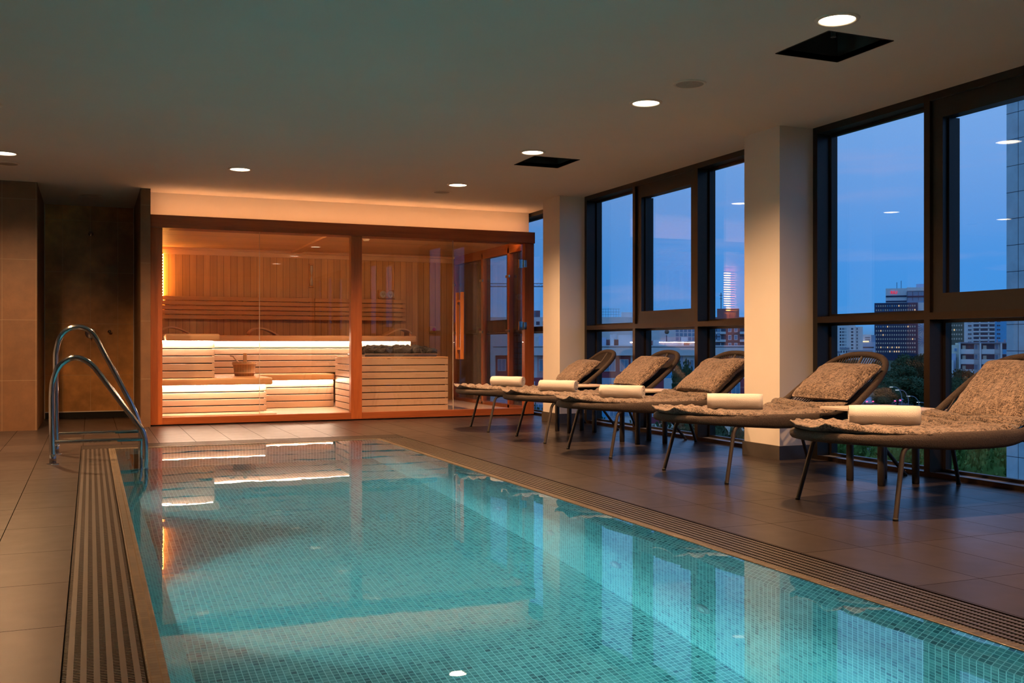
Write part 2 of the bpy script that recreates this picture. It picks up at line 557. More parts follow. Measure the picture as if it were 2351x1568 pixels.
# round pillars' place: square plastered pillars with tiled baseboards
PIL = [(6.16, 6.60, 'white square pillar between the fourth and fifth loungers'),
       (9.98, 10.42, 'white square pillar beside the glass sauna corner')]
for y0, y1, lb in PIL:
    p = thing('pillar', (4.92, (y0 + y1) / 2, 0), lb, 'pillar', 'white pillars along the window wall')
    MB().box(4.75, 5.06, y0, y1, 0.0, CEIL).build('shaft', 'white_plaster', p, (4.92, (y0 + y1) / 2, 0))
    MB().box(4.738, 5.05, y0 - 0.012, y0, 0, 0.105).box(4.738, 4.75, y0, y1 + 0.012, 0, 0.105).box(4.75, 5.05, y1, y1 + 0.012, 0, 0.105).build('baseboard', 'baseboard_tile', p, (4.92, (y0 + y1) / 2, 0))
p = thing('pillar', (4.92, 2.5, 0), 'white square pillar at the near end of the window wall', 'pillar', 'white pillars along the window wall')
MB().box(4.75, 5.06, 2.32, 2.76, 0, CEIL).build('shaft', 'white_plaster', p, (4.92, 2.5, 0))

# ------------------------------------------------------------------ window wall
wn = 0
def window(y0, y1, casement, jamb=0):
    """one bay, clear opening y0..y1; its mullion stands on the y0 side"""
    global wn
    wn += 1
    yc = (y0 + y1) / 2
    o = bpy.data.objects.new('window_%d' % wn, None); C.objects.link(o)
    o.location = (XW, yc, 0); struct(o)
    off = (XW, yc, 0)
    def P(mb, n, m):
        return mb.build(n, m, o, off)
    P(MB().box(XW, 5.24, y0 - 0.05, y0, 0, CEIL), 'mullion', 'bronze_frame')
    if jamb: P(MB().box(XW, 5.24, y1, y1 + 0.05, 0, CEIL), 'jamb', 'black_frame')
    P(MB().box(XW, 5.24, y0, y1, 2.452, CEIL), 'head', 'black_frame')
    P(MB().box(XW, 5.24, y0, y1, 1.026, 1.072), 'transom', 'bronze_frame')
    P(MB().box(XW + 0.02, 5.24, y0, y1, 0.0, 0.026), 'sill', 'sill_metal')
    P(MB().box(XW, XW + 0.02, y0, y1, 0.0, 0.03), 'sill_edge', 'bronze_frame')
    # slim inner glazing beads
    g = MB()
    for (za, zb) in ((0.026, 1.026), (1.072, 2.452)):
        if casement and za > 1: continue
        g.box(5.165, 5.20, y0, y0 + 0.022, za, zb).box(5.165, 5.20, y1 - 0.022, y1, za, zb)
        g.box(5.165, 5.20, y0 + 0.022, y1 - 0.022, za, za + 0.02).box(5.165, 5.20, y0 + 0.022, y1 - 0.022, zb - 0.02, zb)
    P(g, 'glazing_bead', 'black_frame')
    P(MB().box(XG, XG + 0.012, y0 + 0.01, y1 - 0.01, 0.03, 1.02), 'pane', 'window_glass')
    if casement:
        s = P(MB().box(5.07, 5.165, y0, y0 + 0.09, 1.072, 2.452).box(5.07, 5.165, y1 - 0.09, y1, 1.072, 2.452)
              .box(5.07, 5.165, y0 + 0.09, y1 - 0.09, 1.072, 1.195).box(5.07, 5.165, y0 + 0.09, y1 - 0.09, 2.33, 2.452)
              .box(5.11, 5.20, y0 + 0.09, y0 + 0.105, 1.195, 2.33).box(5.11, 5.20, y1 - 0.105, y1 - 0.09, 1.195, 2.33), 'sash', 'black_frame')
        MB().box(5.14, 5.152, y0 + 0.088, y1 - 0.088, 1.193, 2.332).build('sash_pane', 'window_glass', s, off)
    else:
        P(MB().box(XG, XG + 0.012, y0 + 0.01, y1 - 0.01, 1.075, 2.45), 'upper_pane', 'window_glass')
for a, b, c in ((5.05, 6.10, 0), (3.92, 5.00, 1), (2.81, 3.87, 0), (8.90, 9.92, 0), (7.77, 8.85, 1), (6.62, 7.72, 0),
                (13.35, 13.8, 0), (12.19, 13.30, 1), (11.02, 12.14, 0), (10.47, 10.97, 0), (1.2, 2.25, 0), (0.05, 1.15, 1), (-1.1, 0.0, 0), (-2.15, -1.15, 0)):
    window(a, b, c, b in (6.10, 9.92, 2.25))
struct(MB().box(XW, 5.24, 13.8, 14.3, 0, CEIL).build('trim_3', 'bronze_frame'))

# ------------------------------------------------------------------ pool
pool = thing('swimming_pool', (1.3, 4.0, 0), 'sunken rectangular swimming pool lined with turquoise mosaic tiles', 'pool')
OF = (1.3, 4.0, 0)
ZB = -1.32; LX = 0.07; LZ = -0.155
MB().add([(PX0 + LX, PY0, ZB), (PX1 - LX, PY0, ZB), (PX1 - LX, PY1 - LX, ZB), (PX0 + LX, PY1 - LX, ZB)], [(0, 1, 2, 3)]).build('pool_bottom', 'mosaic_floor', pool, OF, False)
ws = MB()
ws.add([(PX1, PY0, -0.004), (PX1, PY1, -0.004), (PX1 - LX, PY1 - LX, LZ), (PX1 - LX, PY0, LZ)], [(0, 1, 2, 3)])
ws.add([(PX1 - LX, PY0, LZ), (PX1 - LX, PY1 - LX, LZ), (PX1 - LX, PY1 - LX, ZB), (PX1 - LX, PY0, ZB)], [(0, 1, 2, 3)])
ws.build('long_wall', 'mosaic_side', pool, OF, False)
ws = MB()
ws.add([(PX0, PY0, -0.004), (PX0, PY1, -0.004), (PX0 + LX, PY1 - LX, LZ), (PX0 + LX, PY0, LZ)], [(0, 1, 2, 3)])
ws.add([(PX0 + LX, PY0, LZ), (PX0 + LX, PY1 - LX, LZ), (PX0 + LX, PY1 - LX, ZB), (PX0 + LX, PY0, ZB)], [(0, 1, 2, 3)])
ws.build('long_wall', 'mosaic_side', pool, OF, False)
we = MB()
we.add([(PX0, PY1, -0.004), (PX1, PY1, -0.004), (PX1 - LX, PY1 - LX, LZ), (PX0 + LX, PY1 - LX, LZ)], [(0, 1, 2, 3)])
we.add([(PX0 + LX, PY1 - LX, LZ), (PX1 - LX, PY1 - LX, LZ), (PX1 - LX, PY1 - LX, ZB), (PX0 + LX, PY1 - LX, ZB)], [(0, 1, 2, 3)])
we.build('end_wall', 'mosaic_end', pool, OF, False)
MB().add([(PX0, PY0, -0.004), (PX1, PY0, -0.004), (PX1, PY0, ZB), (PX0, PY0, ZB)], [(0, 1, 2, 3)]).build('end_wall', 'mosaic_end', pool, OF, False)
cp = MB()
cp.rbox(0.137, PX0, PY0, PY1 + 0.05, -0.10, 0.0, 0.004)
cp.rbox(PX1, 2.47, PY0, PY1 + 0.05, -0.10, 0.0, 0.004)
cp.rbox(PX0, PX1, PY1, PY1 + 0.05, -0.10, 0.0, 0.004)
cp.rbox(0.137, 2.47, PY0 - 0.05, PY0, -0.10, 0.0, 0.004)
cp.build('coping', 'coping_tile', pool, OF)
ch = MB()
ch.box(-0.072, 0.137, PY0 - 0.35, 9.335, -0.12, -0.11).box(2.47, 2.705, PY0 - 0.35, 9.335, -0.12, -0.11).box(0.137, 2.47, 9.02, 9.335, -0.12, -0.11).box(0.137, 2.47, PY0 - 0.35, PY0 - 0.05, -0.12, -0.11)
ch.build('gutter_channel', 'dark_void', pool, OF)
wm = MB()
nx, ny = 2, 2
wm.add([(PX0, PY0, -0.0035), (PX1, PY0, -0.0035), (PX1, PY1, -0.0035), (PX0, PY1, -0.0035)], [(0, 1, 2, 3)])
wo_ = wm.build('pool_water', 'water', None, (0, 0, 0), False)
tag(wo_, 'still clear turquoise water filling the pool to its rim', 'water', kind='stuff')

def grate(name_label, x0, x1, y0, y1, along, rows):
    o = thing('overflow_grate', ((x0 + x1) / 2, (y0 + y1) / 2, 0), name_label, 'grate', 'pool overflow grates')
    off = ((x0 + x1) / 2, (y0 + y1) / 2, 0)
    rails = MB(); bars = MB()
    a0, a1, b0, b1 = (x0, x1, y0, y1) if along == 'Y' else (y0, y1, x0, x1)
    wd = (a1 - a0 - 0.008) / rows
    for i in range(rows):
        c = a0 + 0.004 + wd * (i + 0.5)
        q = (c - wd * 0.24, c + wd * 0.24)
        if along == 'Y': rails.box(q[0], q[1], b0, b1, -0.022, -0.001)
        else: rails.box(b0, b1, q[0], q[1], -0.022, -0.001)
    n = int((b1 - b0) / 0.014)
    for k in range(n):
        c = b0 + (k + 0.5) * (b1 - b0) / n
        # each bar is a row of low arches
        if along == 'Y':
            bars.box(a0 + 0.002, a1 - 0.002, c - 0.0032, c + 0.0032, -0.02, -0.0035)
        else:
            bars.box(c - 0.0032, c + 0.0032, a0 + 0.002, a1 - 0.002, -0.02, -0.0035)
    rails.build('rail', 'grate_plastic', o, off)
    bars.build('cross_bars', 'grate_plastic', o, off)
grate('brown ribbed overflow grate along the left edge of the pool', -0.070, 0.135, PY0, 9.02, 'Y', 6)
grate('brown ribbed overflow grate along the right edge of the pool', 2.472, 2.703, PY0, 9.02, 'Y', 7)
grate('brown ribbed overflow grate across the far end of the pool', -0.070, 2.703, 9.022, 9.333, 'X', 9)

# pool lights in the left wall (round lens in a steel ring) and small inlets in the right wall
def spot_light(name, loc, power, size, blend, col, parent, parent_loc, rot=(0, 0, 0), radius=0.05):
    ld = bpy.data.lights.new(name, 'SPOT')
    ld.energy = power; ld.spot_size = size; ld.spot_blend = blend; ld.color = col; ld.shadow_soft_size = radius
    o = bpy.data.objects.new(name, ld); C.objects.link(o)
    o.location = Vector(loc) - Vector(parent_loc); o.rotation_euler = rot
    o.parent = parent
    return o
def pool_light(y, z, lb):
    o = thing('pool_light', (PX0 + LX, y, z), lb, 'light', 'round lamps in the left pool wall')
    off = (PX0 + LX, y, z)
    MB().lathe([(0.065, 0.0), (0.085, 0.002), (0.09, 0.012), (0.08, 0.022), (0.066, 0.02)], 28, PX0 + LX, y, z, 'X').build('ring', 'steel', o, off)
    MB().disc(PX0 + LX + 0.016, y, z, 0.066, 28, 'X').build('lens', 'pool_lens', o, off)
    spot_light('pool_lamp_bulb', (PX0 + LX + 0.03, y, z), POOL_SPOT, math.radians(104), 1.0, (0.42, 0.90, 0.98), o, off, (0, -math.radians(48), 0), 0.04)
pool_light(4.94, -0.74, 'glowing round pool lamp in left wall, middle of the pool')
pool_light(7.35, -0.74, 'glowing round pool lamp in left wall near the ladder')
pool_light(2.55, -0.74, 'glowing round pool lamp in left wall nearest the camera')
pool_light(0.2, -0.74, 'glowing round pool lamp in left wall behind the camera')
def inlet(x, y, z, lb):
    o = thing('pool_inlet', (x, y, z), lb, 'inlet', 'steel inlets in the right pool wall')
    off = (x, y, z)
    MB().lathe([(0.050, 0), (0.047, -0.012), (0.034, -0.018), (0.030, -0.006)], 24, x, y, z, 'X').build('flange', 'inlet_steel', o, off)
    MB().lathe([(0.030, -0.006), (0.020, -0.012), (0.0, -0.014)], 24, x, y, z, 'X').build('nozzle', 'inlet_white', o, off)
XI = PX1 - LX
ordn = ['nearest', 'second nearest', 'third nearest', 'fourth nearest', 'fifth nearest', 'sixth nearest', 'seventh nearest']
for k, y in enumerate((3.55, 4.30, 5.05, 5.80, 6.54, 7.30, 8.04)):
    inlet(XI, y, -0.86, 'round steel inlet low in right pool wall, %s of seven' % ordn[k])
inlet(XI, 7.66, -0.20, 'single small steel inlet set high in right pool wall')

# ladder
def smooth(pts, n=6):
    """Catmull-Rom through points"""
    P = [Vector(p) for p in pts]; out = []
    for i in range(len(P) - 1):
        p0 = P[max(i - 1, 0)]; p1 = P[i]; p2 = P[i + 1]; p3 = P[min(i + 2, len(P) - 1)]
        for k in range(n):
            t = k / n
            out.append(0.5 * ((2 * p1) + (-p0 + p2) * t + (2 * p0 - 5 * p1 + 4 * p2 - p3) * t * t + (-p0 + 3 * p1 - 3 * p2 + p3) * t ** 3))
    out.append(P[-1])
    return out
yn, yf = 7.967, 8.70
lad = thing('pool_ladder', (-0.24, (yn + yf) / 2, 0), 'polished steel pool ladder with two curved handrails', 'ladder')
lo = (-0.24, (yn + yf) / 2, 0)
near = [(-0.25, 0.0), (-0.254, 0.2), (-0.256, 0.5), (-0.243, 0.62), (-0.20, 0.715), (-0.125, 0.765), (-0.055, 0.758), (0.01, 0.715), (0.065, 0.645), (0.20, 0.45), (0.315, 0.285), (0.36, 0.215), (0.378, 0.13), (0.378, 0.0), (0.378, -0.30), (0.365, -0.40), (0.32, -0.50), (0.27, -0.56)]
far = [(-0.245, 0.0), (-0.25, 0.3), (-0.252, 0.72), (-0.245, 0.83), (-0.215, 0.93), (-0.16, 0.985), (-0.085, 1.003), (-0.015, 0.98), (0.04, 0.92), (0.10, 0.80), (0.20, 0.60), (0.31, 0.37), (0.365, 0.22), (0.378, 0.12), (0.378, 0.0), (0.378, -0.30), (0.365, -0.40), (0.32, -0.50), (0.27, -0.56)]
for pr_, yy in ((near, yn), (far, yf)):
    r = MB().tube(smooth([(a, yy, b) for a, b in pr_]), 0.0205, 14, up=(0, 1, 0)).build('handrail', 'steel', lad, lo)
    MB().tube([(-0.24, yy, 0.16), (0.37, yy, 0.16)], 0.0135, 12, up=(0, 1, 0)).build('cross_bar', 'steel', lad, lo)
    MB().lathe([(0.021, 0.0), (0.024, 0.0), (0.024, 0.07), (0.021, 0.072)], 16, -0.249, yy, 0.0).build('ground_sleeve', 'steel', lad, lo)
    MB().lathe([(0.021, 0.006), (0.042, 0.005), (0.042, 0.0)], 20, -0.249, yy, 0.0).build('base_flange', 'steel', lad, lo)
for z in (-0.17, -0.42):
    MB().rbox(0.29, 0.372, yn + 0.02, yf - 0.02, z - 0.02, z, 0.006).build('step', 'steel', lad, lo)

# ------------------------------------------------------------------ ceiling fittings
def downlight(x, y, lb, power=LAMP, cone=140):
    o = thing('downlight', (x, y, CEIL), lb, 'ceiling light', 'round ceiling downlights')
    off = (x, y, CEIL)
    MB().lathe([(0.088, 0.0), (0.088, -0.004), (0.093, -0.009), (0.108, -0.006), (0.112, 0.0)], 36, x, y, CEIL).build('ring', 'lamp_ring', o, off)
    MB().disc(x, y, CEIL - 0.003, 0.088, 36).build('diffuser', 'lamp_face', o, off)
    spot_light('downlight_bulb', (x, y, CEIL - 0.012), power, math.radians(cone), 1.0, (1.0, 0.53, 0.245), o, off)
rowA = ['nearest of the row over the loungers, beside a black hatch', 'second in the row over the loungers', 'third in the row, beside the smaller black hatch', 'fourth in the row, beside the small speaker']
for k, y in enumerate((4.04, 5.93, 7.82, 9.71)):
    downlight(3.468, y, 'lit round ceiling downlight, ' + rowA[k])
downlight(3.468, 2.15, 'lit round ceiling downlight near the last pillar')
downlight(1.287, 9.63, 'lit round ceiling downlight over the far end of the pool', power=LAMP * 1.1)
downlight(-0.675, 9.60, 'lit round ceiling downlight before the tiled wall on the left', power=LAMP * 1.35, cone=156)
downlight(-0.66, 7.70, 'lit round ceiling downlight above the ladder side deck', power=LAMP * 1.1)
downlight(-0.66, 3.9, 'lit round ceiling downlight above the left deck near the camera', power=LAMP * 0.8)
# unlit ring lamp over the shower
o = thing('shower_downlight', (0.0, 11.95, CEIL), 'unlit round ceiling lamp over the tiled shower niche', 'ceiling light')
MB().lathe([(0.085, 0.0), (0.085, -0.006), (0.125, -0.006), (0.13, 0.0)], 36, 0, 11.95, CEIL).build('ring', 'lamp_ring', o, (0, 11.95, CEIL))
MB().disc(0, 11.95, CEIL - 0.002, 0.085, 36).build('cover', 'dial_white', o, (0, 11.95, CEIL))
for x, y, lb in ((3.468, 5.39, 'flat round grey ceiling speaker between two downlights'), (3.468, 10.22, 'small round grey ceiling speaker near the sauna'), (-0.69, 10.14, 'round grey ceiling speaker at the left photo edge')):
    o = thing('ceiling_speaker', (x, y, CEIL), lb, 'speaker', 'round ceiling speakers')
    MB().lathe([(0.085, -0.002), (0.088, -0.008), (0.10, -0.008), (0.105, 0.0)], 36, x, y, CEIL).build('rim', 'lamp_ring', o, (x, y, CEIL))
    MB().disc(x, y, CEIL - 0.006, 0.086, 36).build('grille', 'speaker_grille', o, (x, y, CEIL))
for (x0, x1, y0, y1), lb in zip(holes, ('large black square ceiling hatch nearest the camera', 'black square ceiling hatch beside the third downlight')):
    o = thing('ceiling_hatch', ((x0 + x1) / 2, (y0 + y1) / 2, CEIL), lb, 'hatch', 'black square ceiling hatches')
    off = ((x0 + x1) / 2, (y0 + y1) / 2, CEIL)
    h = MB().box(x0 - 0.004, x0, y0, y1, CEIL - 0.003, CEIL + 0.3).box(x1, x1 + 0.004, y0, y1, CEIL - 0.003, CEIL + 0.3)
    h.box(x0, x1, y0 - 0.004, y0, CEIL - 0.003, CEIL + 0.3).box(x0, x1, y1, y1 + 0.004, CEIL - 0.003, CEIL + 0.3).box(x0, x1, y0, y1, CEIL + 0.3, CEIL + 0.305)
    h.build('shaft', 'dark_void', o, off)
    MB().lathe([(0.012, 0.3), (0.012, 0.06), (0.016, 0.055), (0.0, 0.05)], 16, off[0], off[1], CEIL).build('sprinkler_pipe', 'baseboard_tile', o, off)

# ------------------------------------------------------------------ shower fittings
o = thing('shower_outlet', (0.0, 12.9, 2.165), 'small chrome shower head high on the dark tiled wall', 'shower head')
MB().lathe([(0.022, 0), (0.022, -0.008), (0.010, -0.010), (0.010, -0.05), (0.026, -0.055), (0.028, -0.075), (0.0, -0.078)], 20, 0.005, 12.9, 2.165, 'Y').build('nozzle', 'chrome', o, (0, 12.9, 2.165))
o = thing('shower_mixer', (0.0, 12.9, 1.0), 'round chrome shower mixer valve behind the ladder rail', 'tap')
MB().lathe([(0.062, 0), (0.062, -0.006), (0.054, -0.010), (0.0, -0.012)], 28, 0.003, 12.9, 1.0, 'Y').build('plate', 'chrome', o, (0, 12.9, 1.0))
MB().tube([(0.003, 12.89, 1.0), (0.003, 12.86, 1.0)], 0.02, 16).build('cartridge', 'chrome', o, (0, 12.9, 1.0))
MB().tube([(0.003, 12.862, 1.0), (0.003, 12.855, 0.93)], 0.008, 10, up=(1, 0, 0)).build('lever', 'chrome', o, (0, 12.9, 1.0))
o = thing('shower_hose_outlet', (0.21, 12.9, 1.02), 'tiny chrome wall outlet to the right of the mixer', 'outlet')
MB().lathe([(0.02, 0), (0.02, -0.006), (0.012, -0.008), (0.012, -0.03), (0.018, -0.035), (0.018, -0.05), (0.0, -0.052)], 18, 0.21, 12.9, 1.02, 'Y').build('elbow', 'chrome', o, (0.21, 12.9, 1.02))
o = thing('floor_drain', (-0.05, 10.1, 0), 'round drain cover in the dark floor behind the ladder', 'drain')
MB().lathe([(0.0, 0.002), (0.06, 0.002), (0.065, 0.003), (0.075, 0.003), (0.078, 0.0)], 28, -0.15, 10.1, 0).build('cover', 'grate_plastic', o, (-0.05, 10.1, 0))

# ------------------------------------------------------------------ sauna cabin
SX0, SX1, SYB = 0.585, 5.03, 14.0
SO = (2.8, YF, 0)
sau = thing('sauna_cabin', SO, 'glass-fronted sauna cabin in reddish wood at the end of the pool', 'sauna')
def S(mb, name, mat, parent=None, label=None):
    ob = mb.build(name, mat, parent or sau, SO)
    if label: ob['label'] = label
    return ob
for x0, x1 in ((0.587, 0.707), (2.744, 2.872), (4.906, 5.03)):
    S(MB().rbox(x0, x1, YF, YF + 0.09, 0.012, 2.105, 0.003), 'post', 'frame_wood')
S(MB().rbox(0.587, 5.03, YF - 0.03, YF + 0.17, 2.105, 2.232, 0.003).rbox(0.587, 5.03, YF - 0.03, YF - 0.022, 2.225, 2.2405, 0.002, 1), 'top_beam', 'frame_wood_x')  # thin front lip added to conceal the strip on top
S(MB().box(0.60, 5.0, YF - 0.012, YF + 0.006, 2.2325, 2.237), 'added_beam_strip', 'added_beam_glow')  # invented unseen strip, added to warm the wall above and the ceiling
S(MB().rbox(0.707, 2.744, YF + 0.002, YF + 0.085, 0.012, 0.088, 0.003).rbox(2.872, 4.906, YF + 0.002, YF + 0.085, 0.012, 0.088, 0.003), 'bottom_rail', 'frame_wood_x')
S(MB().box(0.60, 5.0, YF + 0.02, SYB, 0.006, 0.055), 'floor_board', 'sauna_floor')
S(MB().box(0.587, 5.03, SYB, SYB + 0.06, 0.0, 2.235), 'back_wall', 'plank_back')
S(MB().box(0.587, 0.612, YF + 0.09, SYB, 0.0, 2.235), 'left_wall', 'plank_side')
S(MB().box(0.612, 4.93, YF + 0.1, SYB, 2.15, 2.20), 'ceiling_boards', 'plank_ceiling')
S(MB().box(0.587, 5.03, YF + 0.1, SYB + 0.06, 2.235, 2.25), 'roof_panel', 'plank_ceiling')
S(MB().rbox(0.612, 4.93, SYB - 0.02, SYB, 2.06, 2.15, 0.003).rbox(0.612, 4.93, SYB - 0.06, SYB - 0.02, 2.12, 2.15, 0.003), 'cornice', 'bench_slab')
S(MB().rbox(2.55, 2.68, YF + 0.3, SYB - 0.06, 2.125, 2.15, 0.003), 'ceiling_batten', 'bench_slab')
S(MB().box(0.72, 4.86, YF + 0.185, YF + 0.20, 2.124, 2.146), 'added_inner_strip', 'added_inner_glow')  # invented strip behind the beam, added to brighten the sauna back and ceiling
S(MB().box(0.70, 4.88, YF + 0.172, YF + 0.183, 2.108, 2.15).box(0.70, 4.88, YF + 0.183, YF + 0.225, 2.108, 2.116), 'added_strip_shield', 'frame_wood_x')  # made-up boards that keep the added strip out of view
# fixed panes of the front
S(MB().box(0.700, 1.722, YF + 0.035, YF + 0.045, 0.08, 2.11), 'glass_pane', 'sauna_glass')
S(MB().box(1.728, 2.75, YF + 0.035, YF + 0.045, 0.08, 2.11), 'glass_pane', 'sauna_glass')
S(MB().box(2.865, 3.985, YF + 0.035, YF + 0.045, 0.08, 2.11), 'glass_pane', 'sauna_glass')
S(MB().box(1.7225, 1.7275, YF + 0.034, YF + 0.046, 0.088, 2.105), 'glass_joint', 'dial_white')
S(MB().box(3.985, 3.991, YF + 0.034, YF + 0.046, 0.088, 2.105), 'glass_joint', 'dial_white')
# door
door = S(MB().box(4.0, 4.895, YF + 0.035, YF + 0.045, 0.10, 2.095), 'glass_door', 'sauna_glass')
for yo, mt in ((-0.055, 'handle_wood'), (0.10, 'handle_wood')):
    h = MB().rbox(4.055, 4.095, YF + yo, YF + yo + 0.035, 0.69, 1.49, 0.006)
    for z in (0.80, 1.37):
        h.rbox(4.063, 4.087, YF + min(yo + 0.03, 0.045), YF + max(0.035, yo + 0.004), z, z + 0.028, 0.003)
    S(h, 'handle', mt, door)
for z in (1.80, 1.04):
    hb = MB().rbox(4.84, 4.905, YF + 0.025, YF + 0.055, z, z + 0.11, 0.004).rbox(4.895, 4.93, YF - 0.004, YF + 0.02, z + 0.01, z + 0.10, 0.003)
    S(hb, 'hinge', 'chrome', door)
# side wall toward the windows: posts, rails, three glass leaves with clamps
sx = 4.93
for y0 in (11.86, 12.80, 13.94):
    S(MB().rbox(sx, sx + 0.06, y0, y0 + 0.06, 0.055, 2.105, 0.003), 'side_post', 'frame_wood')
S(MB().rbox(sx, sx + 0.08, YF + 0.09, SYB, 2.03, 2.235, 0.003), 'side_top_rail', 'frame_wood_y')
S(MB().rbox(sx, sx + 0.08, YF + 0.09, SYB, 0.012, 0.10, 0.003), 'side_bottom_rail', 'frame_wood_y')
for a, b in ((11.39, 11.86), (11.92, 12.80), (12.86, 13.94)):
    S(MB().box(sx + 0.035, sx + 0.043, a, b, 0.10, 2.03), 'side_glass', 'sauna_glass')
for y in (11.89, 12.83, 13.95):
    for z in (1.72, 1.02):
        S(MB().rbox(sx - 0.018, sx + 0.0, y - 0.055, y + 0.055, z, z + 0.035, 0.003), 'glass_clamp', 'chrome')
# wooden bench blocks with slatted fronts
def bench(name_label, X0, X1, Yf, Yb, z0, z1, slab_z, gapx, slabX=None, group=None, ends=(False, True), n=4):
    o = thing('sauna_bench', ((X0 + X1) / 2, Yf, z0), name_label, 'bench', 'built-in benches of the sauna')
    off = ((X0 + X1) / 2, Yf, z0)
    sl = MB(); h = (z1 - z0) / n
    for i in range(n):
        a, b = z0 + i * h + 0.005, z0 + (i + 1) * h - 0.006
        sl.rbox(X0, X1, Yf, Yf + 0.022, a, b, 0.0025, 1)
        if ends[1]: sl.rbox(X1 - 0.022, X1, Yf + 0.024, Yb, a, b, 0.0025, 1)
        if ends[0]: sl.rbox(X0, X0 + 0.022, Yf + 0.024, Yb, a, b, 0.0025, 1)
    sl.build('slatted_front', 'bench_wood', o, off)
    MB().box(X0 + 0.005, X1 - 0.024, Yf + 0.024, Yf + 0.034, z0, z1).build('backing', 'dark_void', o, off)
    sx0, sx1 = slabX or (X0, X1 + 0.05)
    MB().rbox(sx0, sx1, Yf - 0.06, Yb, slab_z[0], slab_z[1], 0.022, 3).build('seat_board', 'bench_slab', o, off)
    MB().box(X0 + 0.02, X1 - 0.02, Yf - 0.030, Yf - 0.018, slab_z[0] - 0.008, slab_z[0] + 0.001).build('led_strip', 'led_warm', o, off)
    return o
bench('lower sauna bench section on the left with light strip under its edge', 0.615, 1.865, 11.75, 12.95, 0.10, 0.405, (0.408, 0.487), 0, (0.66, 1.93), n=4)
bench('lower sauna bench running to the heater box, set further back', 1.90, 2.915, 12.95, 13.38, 0.057, 0.405, (0.408, 0.487), 0, (1.90, 2.92), ends=(False, False), n=4)
bench('upper sauna bench block on the left, stacked on the lower bench', 0.615, 1.29, 11.75, 13.35, 0.489, 0.902, (0.905, 0.985), 0, (0.76, 1.345), n=5)
bench('long upper sauna bench along the back wall', 1.30, 4.09, 13.38, 13.98, 0.489, 0.902, (0.905, 0.985), 0, (1.355, 4.16), n=5)
o = thing('bench_infill', (1.6, 13.1, 0.1), 'wide wooden platform surface behind the sauna bucket', 'bench')
MB().rbox(1.30, 1.895, 12.955, 13.375, 0.41, 0.486, 0.004).build('seat_board', 'bench_slab', o, (1.6, 13.1, 0.1))
o = thing('sauna_step', (1.3, 11.6, 0.056), 'low wooden duckboard step at the foot of the left bench', 'step')
MB().rbox(0.62, 1.93, 11.42, 11.745, 0.062, 0.099, 0.008).build('tread', 'bench_wood', o, (1.3, 11.6, 0.056))
# backrest of four boards between uprights
o = thing('backrest', (2.5, 13.9, 1.2), 'long slatted wooden backrest on the sauna back wall', 'backrest')
off = (2.5, 13.9, 1.2)
for i in range(5):
    z = 1.205 + i * 0.062
    MB().rbox(0.74, 2.86, 13.90, 13.918, z, z + 0.052, 0.003).rbox(2.868, 4.165, 13.90, 13.918, z, z + 0.052, 0.003).build('slat', 'backrest_wood', o, off)
for x in (0.9, 1.9, 2.8, 3.4, 4.13):
    MB().rbox(x, x + 0.04, 13.92, 13.995, 1.20, 1.51, 0.003).build('upright', 'backrest_wood', o, off)
# head rests
def headrest(x, y, flip, lb, rz=0):
    o = thing('headrest', (x, y, 0.986), lb, 'headrest', 'curved wooden headrests on the upper bench')
    o.rotation_euler.z = rz
    n = 12; top = []; 
    for i in range(n + 1):
        t = i / n
        top.append((-0.19 + 0.38 * t, 0.012 + 0.075 * math.sin(PI * min(1, t * 1.0) ** 0.75) * (1 if t < 0.9 else 0.9) + 0.03 * (1 - t)))
    vs = []; fs = []
    for i, (a, z) in enumerate(top):
        a2 = -a if flip else a
        for yy in (-0.14, 0.14):
            vs += [(a2, yy, z), (a2, yy, max(0, z - 0.018))]
    for i in range(n):
        k = i * 4
        fs += [(k, k + 4, k + 6, k + 2), (k + 1, k + 3, k + 7, k + 5), (k, k + 1, k + 5, k + 4), (k + 2, k + 6, k + 7, k + 3)]
    fs += [(0, 2, 3, 1), (n * 4, n * 4 + 1, n * 4 + 3, n * 4 + 2)]
    MB().add(vs, fs).build('curved_board', 'bench_slab', o)
    s1 = -0.17 if not flip else 0.155
    MB().rbox(s1, s1 + 0.018, -0.13, 0.13, 0.0, 0.05, 0.002).build('support', 'backrest_wood', o)
    MB().rbox(-s1 - 0.02, -s1, -0.13, 0.13, 0.0, 0.02, 0.002).build('support', 'backrest_wood', o)
headrest(2.12, 13.66, False, 'curved wooden headrest above the bucket')
headrest(3.96, 13.66, True, 'curved wooden headrest at the right end of the upper bench')
headrest(0.99, 13.3, False, 'wooden headrest in the left corner of the upper bench')
